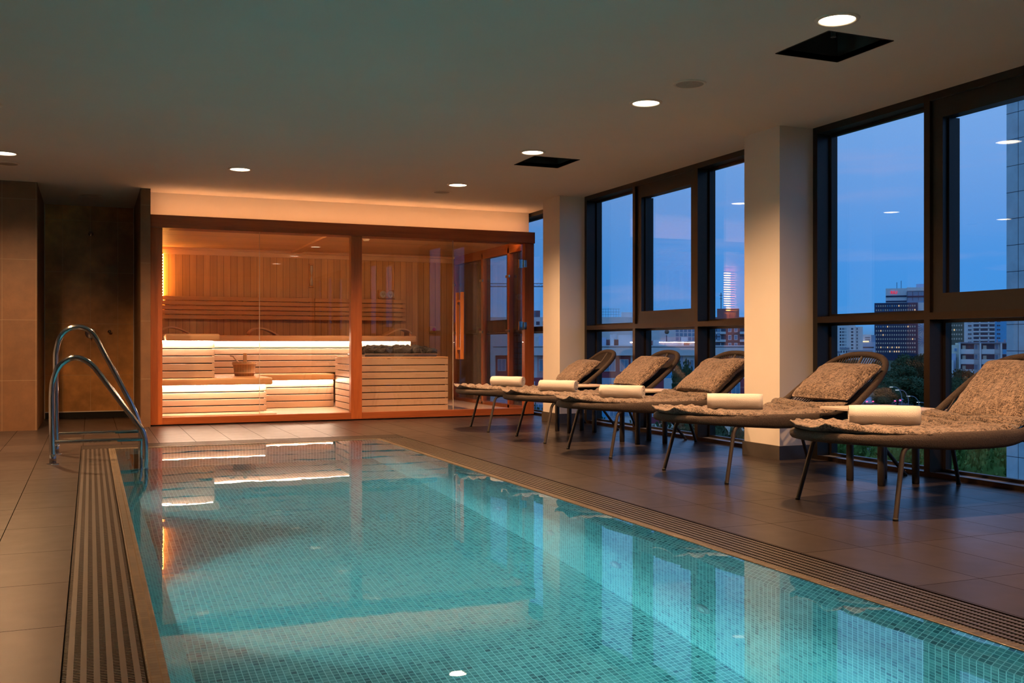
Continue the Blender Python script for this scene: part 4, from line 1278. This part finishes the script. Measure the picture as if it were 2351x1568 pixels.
# pale-blue apartment tower with white balconies
b = Bld(2213, 2322, 420, 'apartment_tower', 'pale blue apartment tower with three columns of white balconies')
b.vol(2213, 2234, 700, None, 'city_pale', 'left_wing', 0.5, 14)
b.vol(2234, 2284, 698, None, 'city_frame', 'balcony_front', 0, 14)
b.vol(2284, 2330, 701, None, 'city_blue', 'right_wing', 1.5, 14)
for j in range(9):
    y = 706.5 + j * 9.6
    for x0, x1 in ((2235, 2247.5), (2251, 2268), (2271.5, 2283.5)):
        b.win(x0, x1, y, y + 5.2, 'city_dark', 'balcony_recess', -0.08, 0.2)
        b.win(x0 - 0.8, x1 + 0.6, y + 5.2, y + 8.2, 'city_frame', 'balcony_parapet', -1.2, 1.1)
    for x0 in (2222.5, 2226.8, 2289, 2293.2):
        b.win(x0, x0 + 3.2, y + 0.8, y + 4.2, 'city_dark', 'window', -0.02 if x0 < 2280 else 1.4, 0.2)
# cream balcony block in front of it
b = Bld(2172, 2322, 150, 'balcony_block', 'low apartment block with cream balcony fronts and white piers')
b.vol(2204, 2330, 788, None, 'city_frame', 'block', 0.6, 10)
b.vol(2200, 2330, 785.5, 788, 'roof_grey', 'roof', -0.3, 11)
b.vol(2182, 2203, 792, None, 'city_beige', 'side_wing', 1.2, 8)
b.vol(2192, 2203, 787, 792, 'city_beige', 'stair_head', 2.0, 5)
b.vol(2176, 2194, 812, None, 'city_grey', 'annex', 0.2, 2)
b.vol(2172, 2189, 827, None, 'city_pale', 'porch', -1.5, 1.5)
for x in (2201.5, 2249, 2296.5):
    b.win(x, x + 3.6, 788, 850, 'city_frame', 'pier', -1.0, 1.6)
for j in range(4):
    y = 790 + j * 23.3
    for x0, x1 in ((2206, 2249), (2254, 2296)):
        b.win(x0, x1 - 13, y, y + 11.5, 'city_dark', 'balcony_recess', 0.5, 0.2)
        b.win(x0 + 3, x0 + 11, y + 3, y + 11.5, 'city_beige', 'balcony_door', 0.42, 0.1)
        b.win(x1 - 12, x1 - 2, y, y + 12, 'city_frame', 'window_frame', 0.45, 0.2)
        b.win(x1 - 11, x1 - 5, y + 1, y + 11, 'city_glass', 'window', 0.40, 0.1)
        b.win(x0, x1 - 13, y + 11.5, y + 22.5, 'city_cream', 'balcony_front', -0.8, 0.15)
        b.win(x1 - 13, x1, y + 12.5, y + 22.5, 'city_white', 'spandrel', 0.5, 0.15)
    b.win(2301, 2318, y + 12, y + 22.5, 'city_blue', 'balcony_front', -0.8, 0.15)
    b.win(2301, 2318, y, y + 12, 'city_dark', 'balcony_recess', 0.5, 0.15)
for y in (797, 818):
    b.win(2189, 2197, y + 2, y + 10, 'city_frame', 'window_frame', 1.1, 0.2)
    b.win(2190.5, 2195.5, y + 3, y + 9, 'city_glass', 'window', 1.0, 0.2)
for x in (2268, 2288, 2306):
    b.vol(x, x + 4, 779, 786, 'roof_grey', 'chimney', 4, 1.0)
# pale block on the left of the hotel
b = Bld(1908, 1981, 620, 'slab_block', 'pale grey apartment slab left of the dark hotel')
b.vol(1896, 1964, 747, None, 'city_pale', 'block', 0, 20)
b.vol(1964, 1981, 750, None, 'city_white', 'gable', 1, 18)
b.vol(1902, 1928, 742, 747, 'city_grey', 'roof_house', 5, 8)
for j in range(7):
    y = 755 + j * 7.4
    for i in range(6):
        x = 1911 + i * 5.6
        if i == 2: continue
        b.win(x, x + 3.6, y - 2.2, y + 2.0, 'city_dark')
    b.win(1954, 1959, y - 2, y + 2, 'city_dark')
    b.win(1966.5, 1969, y - 2, y + 2, 'city_dark')
b.win(1932, 1935, 752, 796, 'city_frame', 'pier'); b.win(1940, 1942, 752, 796, 'city_frame', 'pier')
b = Bld(1979, 2008, 700, 'terraced_block', 'small white terraced block with a lit orange sign')
b.vol(1980, 2000, 768, None, 'city_white', 'upper_block', 3, 12)
b.vol(1998, 2010, 769, None, 'city_glass', 'glass_wing', 4, 12)
b.vol(1978, 2010, 785, None, 'city_grey', 'lower_block', 0, 20)
for j in range(3):
    b.win(1986, 1998, 774 + j * 4, 775.6 + j * 4, 'city_dark', 'window_band', 2.8, 0.4)
b.win(1980.3, 1995, 783, 785, 'sign_lit', 'lit_sign', -0.4, 0.3)
b.win(1981, 2006, 796, 799, 'city_dark', 'window_band', -0.2, 0.3)
for (x0, x1, yt, D, m, lb) in ((1912, 1930, 806, 400, 'city_white', 'low white house with grey roof below the slab block'), (1928, 1950, 798, 420, 'city_pale', 'low pale house with a dark roof'), (1946, 2003, 804, 380, 'city_pale', 'long low pale house with a flat grey roof')):
    b = Bld(x0, x1, D, 'low_house', lb, 'low houses in front of the skyline')
    b.vol(x0, x1, yt + 4, None, m, 'block', 0, 14)
    b.vol(x0 - 0.5, x1 + 0.5, yt, yt + 4, 'roof_grey', 'roof', -0.4, 15)
    for i in range(int((x1 - x0) / 6)):
        b.win(x0 + 2 + i * 6, x0 + 5 + i * 6, yt + 7, yt + 12, 'city_dark')
# panelled wing close outside on the right
o = thing('panelled_wing', (34, 15, GZ), 'pale blue panelled building wing close outside at the right edge', 'building')
MB().box(32.8, 44, 2.0, 28.6, GZ, 45).build('facade', 'facade_panel', o, (0, 0, 0)).location = (-34, -15, -GZ)

# long white-parapet building outside the left windows
b = Bld(1180, 1720, 130, 'terrace_building', 'long white parapet building with maroon panels and white windows')
b.vol(1130, 1800, 816, None, 'city_beige', 'block', 0.5, 14)
b.vol(1128, 1802, 793, 816, 'city_white', 'parapet', -0.6, 15.4)
b.win(1128, 1802, 795.5, 797, 'city_dark', 'parapet_joint', -0.65, 0.1)
pal = ['city_maroon', 'city_pink', 'city_white', 'city_maroon', 'city_blue', 'city_pink', 'city_white', 'city_grey']
rq = random.Random(11)
nwin = 0
for r in range(3):
    y = 816 + r * 52
    x = 1132; i = 0
    while x < 1795:
        wdt = rq.choice((22, 30, 38))
        b.win(x, x + wdt, y, y + 52, pal[(i * 3 + r * 2) % 8], 'facade_panel', 0.38, 0.14)
        if wdt >= 30 and nwin < 96:
            b.win(x + 5, x + wdt - 5, y + 9, y + 37, 'city_frame', 'window_frame', 0.28, 0.12)
            mid = x + wdt / 2
            b.win(x + 6.5, mid - 0.8, y + 10.5, y + 35.5, 'city_glass', 'window', 0.24, 0.06)
            b.win(mid + 0.8, x + wdt - 6.5, y + 10.5, y + 35.5, 'city_glass', 'window', 0.24, 0.06)
            nwin += 2
        x += wdt; i += 1
for (x0, x1, y0, m, f) in ((1419, 1450, 768, 'city_white', 4), (1366, 1389, 774, 'city_grey', 5), (1389, 1419, 779, 'city_brown', 6), (1400, 1408, 776, 'city_white', 3), (1486, 1500, 782, 'city_brown', 4), (1505, 1532, 780, 'city_white', 7), (1570, 1582, 773, 'city_white', 5), (1530, 1560, 784, 'city_white', 5), (1180, 1205, 776, 'city_white', 5), (1228, 1245, 770, 'city_grey', 4)):
    b.vol(x0, x1, y0, 793.2, m, 'roof_box', f, 3)
b.vol(1572, 1584, 784, 793.2, 'city_brown', 'roof_hatch', 2, 1)
for x in (1400, 1403, 1406):
    MB().tube([(b.u(x), 6, b.z(793)), (b.u(x), 6, b.z(768)), (b.u(x + 6), 6, b.z(766)), (b.u(x + 8), 6, b.z(779))], 0.12, 8, up=(0, 1, 0)).build('vent_pipe', 'city_frame', b.o)
b = Bld(1366, 1455, 250, 'grey_block', 'grey flat-roofed block with rooftop railings beyond the parapet')
b.vol(1340, 1462, 728, None, 'city_pale', 'block', 0, 15)
b.vol(1427, 1452, 716, 728, 'city_pale', 'roof_house', 3, 6)
for k in range(14):
    b.win(1342 + k * 6, 1342.5 + k * 6, 708, 728, 'city_glass', 'rail_post', -0.1, 0.1)
for y in (709, 716, 722):
    b.win(1340, 1424, y, y + 0.6, 'city_glass', 'rail', -0.1, 0.1)
b = Bld(1225, 1250, 240, 'far_flats', 'grey flats with a roof house beside the sauna')
b.vol(1120, 1262, 728, None, 'city_pale', 'block', 0, 15)
b.vol(1226, 1240, 712, 728, 'city_dark', 'roof_house', 3, 6)
for i in range(9):
    b.win(1126 + i * 15, 1134 + i * 15, 738, 746, 'city_dark'); b.win(1126 + i * 15, 1134 + i * 15, 756, 764, 'city_dark')
b = Bld(1500, 1596, 300, 'grid_block', 'white office block with a grid of large square windows')
b.vol(1528, 1640, 742, None, 'city_frame', 'block', 0, 16)
b.vol(1486, 1528, 745, None, 'city_pale', 'wing', 2, 14)
for j in range(4):
    for i in range(11):
        b.win(1551.5 + i * 9.4, 1558.5 + i * 9.4, 740.5 + 9.6 * j + 5, 748 + 9.6 * j + 5, 'city_glass')
o = thing('billboard_disc', at(1531, 762, 200), 'round dark yellow advertising disc on a roof mast', 'sign')
MB().lathe([(0.0, -0.15), (0.40, -0.15), (0.40, 0.15), (0.0, 0.15)], 24, 0, 0, 0, 'Y').build('disc', 'city_olive', o)
MB().tube([(0, 0.3, -0.6), (0, 0.3, -14.8)], 0.08, 8, up=(0, 1, 0)).build('mast', 'city_dark', o)
o.scale = (1.1, 1.1, 1.1); o.rotation_euler.z = -YAW
b = Bld(1628, 1730, 370, 'brick_flats', 'brown brick flats with white balconies and a rooftop antenna')
b.vol(1618, 1740, 728, None, 'city_brown', 'block', 0, 16)
b.vol(1646, 1697, 708, 728, 'city_brown', 'roof_house', 2, 8)
b.vol(1626, 1640, 722, 728, 'city_glass', 'roof_shed', 3, 4)
for j in range(4):
    y = 732 + j * 18
    for x0, x1 in ((1643, 1666), (1699, 1722)):
        b.win(x0, x1, y + 1, y + 11.5, 'city_dark', 'balcony_recess', -0.05, 0.1)
        b.win(x0 - 0.5, x1 + 0.5, y + 11.5, y + 17, 'city_frame', 'balcony_front', -1.0, 0.9)
        b.win((x0 + x1) / 2 - 0.6, (x0 + x1) / 2 + 0.6, y + 1, y + 11.5, 'city_frame', 'mullion', -0.1, 0.1)
    for x0 in (1630, 1673, 1687, 1727):
        b.win(x0 - 1.3, x0 + 6.3, y + 1, y + 12.5, 'city_frame', 'window_frame', -0.08, 0.1)
        b.win(x0, x0 + 5, y + 2.3, y + 11.3, 'city_glass', 'window', -0.14, 0.1)
MB().tube([(b.u(1655), 6, b.z(712)), (b.u(1655), 6, b.z(670))], 0.14, 6, up=(0, 1, 0)).tube([(b.u(1651), 6, b.z(676)), (b.u(1659), 6, b.z(676))], 0.1, 5, up=(0, 1, 0)).tube([(b.u(1652), 6, b.z(684)), (b.u(1658), 6, b.z(684))], 0.1, 5, up=(0, 1, 0)).build('antenna', 'city_dark', b.o)
# tower crane: lattice jib seen beside the far pillar
p = at(1290, HY, 330)
o = thing('tower_crane', (p.x, p.y, GZ), 'tower crane with a long lattice jib beyond the far pillar', 'crane', None, -YAW)
k_ = 330 / FPX
def cz(y): return CAMZ + (HY - y) * k_ - GZ
MB().box(-0.9, 0.9, -0.9, 0.9, 0, cz(650)).build('mast', 'city_dark', o)
j_ = MB(); xa, xb = (1110 - 1290) * k_, (1330 - 1290) * k_
for yy, zz in ((-0.6, cz(658)), (0.6, cz(658)), (0, cz(651))):
    j_.tube([(xa, yy, zz), (xb, yy, zz)], 0.11, 5, up=(0, 0, 1))
n_ = 26
for i in range(n_):
    a = xa + (xb - xa) * i / n_; c = xa + (xb - xa) * (i + 0.5) / n_; d = xa + (xb - xa) * (i + 1) / n_
    j_.tube([(a, -0.6, cz(658)), (c, 0, cz(651)), (d, -0.6, cz(658))], 0.06, 4, cap=False, up=(0, 1, 0))
j_.build('jib', 'city_dark', o)

# road, cars, street lamps
p0, p1 = at(1700, 925, 238), at(2500, 925, 238)
rd = MB()
dv = Vector((math.cos(YAW), -math.sin(YAW), 0)); fv = Vector((math.sin(YAW), math.cos(YAW), 0))
a = p0 - dv * 40; a.z = GZ + 0.02; c = p1.copy(); c.z = GZ + 0.02
rd.add([a - fv * 6, c - fv * 6, c + fv * 9, a + fv * 9, a - fv * 6 - Vector((0, 0, .3)), c - fv * 6 - Vector((0, 0, .3)), c + fv * 9 - Vector((0, 0, .3)), a + fv * 9 - Vector((0, 0, .3))],
       [(0, 1, 2, 3), (4, 7, 6, 5), (0, 4, 5, 1), (1, 5, 6, 2), (2, 6, 7, 3), (3, 7, 4, 0)])
struct(rd.build('road', 'asphalt'))
def car_proto():
    t = thing('car', (0, 0, 0), 'x', 'car', 'cars in the street below')
    MB().rbox(-0.9, 0.9, -2.1, 2.1, 0.28, 0.85, 0.12, 3).build('body', 'city_grey', t)
    MB().add([(-0.8, -1.5, 0.84), (0.8, -1.5, 0.84), (0.8, 1.0, 0.84), (-0.8, 1.0, 0.84), (-0.66, -1.1, 1.42), (0.66, -1.1, 1.42), (0.66, 0.4, 1.42), (-0.66, 0.4, 1.42)],
             [(0, 1, 2, 3), (4, 7, 6, 5), (0, 4, 5, 1), (1, 5, 6, 2), (2, 6, 7, 3), (3, 7, 4, 0)]).build('cabin', 'city_glass', t)
    for x in (-0.85, 0.85):
        for y in (-1.3, 1.3):
            MB().lathe([(0.0, -0.1), (0.32, -0.1), (0.32, 0.1), (0.0, 0.1)], 16, x, y, 0.32, 'X').build('wheel', 'rubber', t)
    for x in (-0.7, 0.7):
        MB().box(x - 0.17, x + 0.17, -2.13, -2.09, 0.6, 0.78).build('tail_lamp', 'tail_lamp', t)
    return t
cp_ = car_proto()
for i, (x, D, lb) in enumerate(((1990, 236, 'grey car with red tail lamps, left one above the towel'), (2003, 240, 'grey car with bright tail lamps above the towel'), (2040, 238, 'grey car in the street, to the right of two others'), (2066, 242, 'grey car in the street under the street lamp'), (2012, 330, 'grey car further up the street between the trees'))):
    o = cp_ if i == 0 else copy_tree(cp_)
    p = at(x, HY, D)
    o.location = (p.x, p.y, GZ + 0.02); o.rotation_euler.z = -YAW
    o['label'] = lb
def lamp_post(x, ytop, D, lb):
    p = at(x, HY, D); k = D / FPX; h = CAMZ + (HY - ytop) * k - GZ
    o = thing('street_lamp', (p.x, p.y, GZ), lb, 'street lamp', 'curved street lamps', -YAW)
    pts = smooth([(0, 0, 0), (0, 0, h * 0.75), (-0.3, 0, h * 0.92), (-0.8, 0, h), (-1.5, 0, h + 0.1)], 6)
    MB().tube(pts, 0.06, 8, up=(0, 1, 0)).build('pole', 'roof_grey', o)
    MB().rbox(-1.95, -1.45, -0.12, 0.12, h + 0.05, h + 0.15, 0.03).build('lantern', 'street_glow', o)
lamp_post(2086, 897, 150, 'tall curved street lamp left of the dark mullion')
lamp_post(2070, 890, 165, 'curved street lamp just behind another one')
lamp_post(2110, 911, 160, 'street lamp half hidden by the mullion')
lamp_post(2132, 925, 165, 'street lamp behind the window mullion')

# trees
def leaf_mat(name, a, b):
    m, t, o = newmat(name)
    v, s = coords(t)
    f = noise_(t, v, 1.2, 5, 0.7)
    r = ramp(t, [(0.3, a), (0.7, b)])
    L(t, f, r.inputs[0])
    bs = pbsdf(t, o, a, 0.8, spec=0.2)
    L(t, r.outputs[0], bs.inputs['Base Color'])
    return m
leaf_mat('leaves_dark', (0.045, 0.085, 0.045), (0.10, 0.15, 0.06))
leaf_mat('leaves_green', (0.10, 0.21, 0.045), (0.24, 0.40, 0.09))
leaf_mat('leaves_rust', (0.10, 0.06, 0.025), (0.15, 0.11, 0.04))
simple('bark', (0.06, 0.045, 0.035), 0.9, nscale=4, namt=0.3)
def crown(seed, nl=5200):
    """unit crown: leaves scattered through lumpy lobes, base at z=0, height 1"""
    r = random.Random(seed); mb = MB()
    lobes = [(r.uniform(-0.28, 0.28), r.uniform(-0.28, 0.28), r.uniform(0.25, 0.78), r.uniform(0.17, 0.28)) for _ in range(13)] + [(0, 0, 0.45, 0.36)]
    vs = []; fs = []
    for _ in range(nl):
        lx, ly, lz, lr = r.choice(lobes)
        d = Vector((r.gauss(0, 1), r.gauss(0, 1), r.gauss(0, 1))).normalized() * lr * r.uniform(0.72, 1.03)
        c = Vector((lx, ly, lz)) + d
        a = Vector((r.gauss(0, 1), r.gauss(0, 1), r.gauss(0, 1))).normalized() * 0.030
        q = a.cross(Vector((r.gauss(0, 1), r.gauss(0, 1), r.gauss(0, 1)))).normalized() * 0.020
        k = len(vs)
        vs += [c - a, c + q, c + a, c - q]; fs.append((k, k + 1, k + 2, k + 3))
    mb.add(vs, fs)
    # inner mass so that the crown is not see-through
    for lx, ly, lz, lr in lobes:
        bm = bmesh.new(); bmesh.ops.create_icosphere(bm, subdivisions=2, radius=lr * 0.74)
        for v in bm.verts: v.co = v.co * (1 + 0.15 * noise.noise(v.co * 9 + Vector((seed, 0, 0)))) + Vector((lx, ly, lz))
        mb.bm(bm)
    return mb
CR = {}
for i, m in enumerate(('leaves_dark', 'leaves_green', 'leaves_rust')):
    for s_i in range(2):
        mb = crown(i * 7 + s_i * 3 + 1)
        me = bpy.data.meshes.new('crown')
        me.from_pydata(mb.v, [], mb.f); me.materials.append(M[m])
        CR[(i, s_i)] = me
tk = MB().tube([(0, 0, 0), (0.02, 0.01, 0.3), (-0.01, 0.02, 0.6)], [0.05, 0.038, 0.02], 8)
TM = bpy.data.meshes.new('trunk'); TM.from_pydata(tk.v, [], tk.f); TM.materials.append(M['bark'])
rt = random.Random(21)
def tree(x, ytop, wpx, D, kind, lb, group='trees outside the windows'):
    p = at(x, HY, D); k = D / FPX
    h = CAMZ + (HY - ytop) * k - GZ; wd = wpx * k
    o = thing('tree', (p.x, p.y, GZ), lb, 'tree', group, rt.uniform(0, 6.28))
    c = bpy.data.objects.new('crown', CR[(kind, rt.randrange(2))]); C.objects.link(c); c.parent = o
    ch = max(h * 0.8, min(h, wd * 0.8)); c.location = (0, 0, h - ch); c.scale = (wd * 1.15, wd * 1.15, ch * 1.02)
    t = bpy.data.objects.new('trunk', TM); C.objects.link(t); t.parent = o; t.scale = (wd * 0.7, wd * 0.7, h * 0.9)
    return o
LOTS = [
 (0, 'dark leafy tree far beyond the street, %s from the left', 'dark trees far beyond the street', ((1925, 822, 60, 330), (1960, 826, 50, 330), (2000, 830, 30, 500), (2035, 850, 60, 270), (2065, 838, 70, 280), (2085, 822, 60, 300), (2100, 812, 75, 300), (2130, 815, 80, 300))),
 (0, 'dark leafy tree beside the street, %s from the left', 'dark trees beside the street', ((1900, 900, 90, 190), (1940, 948, 90, 180), (1990, 940, 80, 190), (2035, 880, 60, 200), (2060, 868, 70, 215), (2100, 862, 90, 210), (2140, 870, 90, 205))),
 (0, 'dark leafy tree below the cream balcony block, %s from the left', 'dark trees below the cream balcony block', ((2180, 868, 60, 140), (2190, 892, 90, 125), (2205, 915, 100, 105), (2215, 862, 80, 145), (2240, 888, 100, 122), (2255, 866, 80, 140), (2270, 925, 110, 100), (2290, 890, 90, 120), (2300, 860, 80, 145), (2340, 880, 90, 130))),
 (2, 'rust-brown tree near the cream balcony block, %s from the left', 'rust-brown trees', ((2118, 812, 40, 290), (2195, 846, 60, 148), (2230, 848, 50, 147))),
 (1, 'bright green tree close below the windows, %s from the left', 'green trees just below the windows', ((1880, 990, 100, 70), (1925, 990, 110, 72), (1975, 985, 100, 70), (2010, 1030, 120, 55), (2040, 975, 120, 68), (2100, 985, 110, 66), (2140, 1000, 100, 62), (2190, 975, 130, 60), (2225, 1040, 130, 50), (2260, 995, 130, 58), (2330, 1010, 120, 60))),
 (0, 'leafy tree in front of the long parapet building, %s from the left', 'trees by the parapet building', ((1240, 930, 60, 90), (1380, 950, 90, 85), (1460, 960, 100, 80), (1540, 960, 120, 75), (1572, 822, 55, 105), (1600, 850, 70, 100), (1610, 955, 120, 72), (1680, 965, 120, 70)))]
for kd, lb, gp, lst in LOTS:
    for i, (x, yt, wp, D) in enumerate(lst):
        tree(x, yt, wp, D, kd, lb % ORD[i], gp)
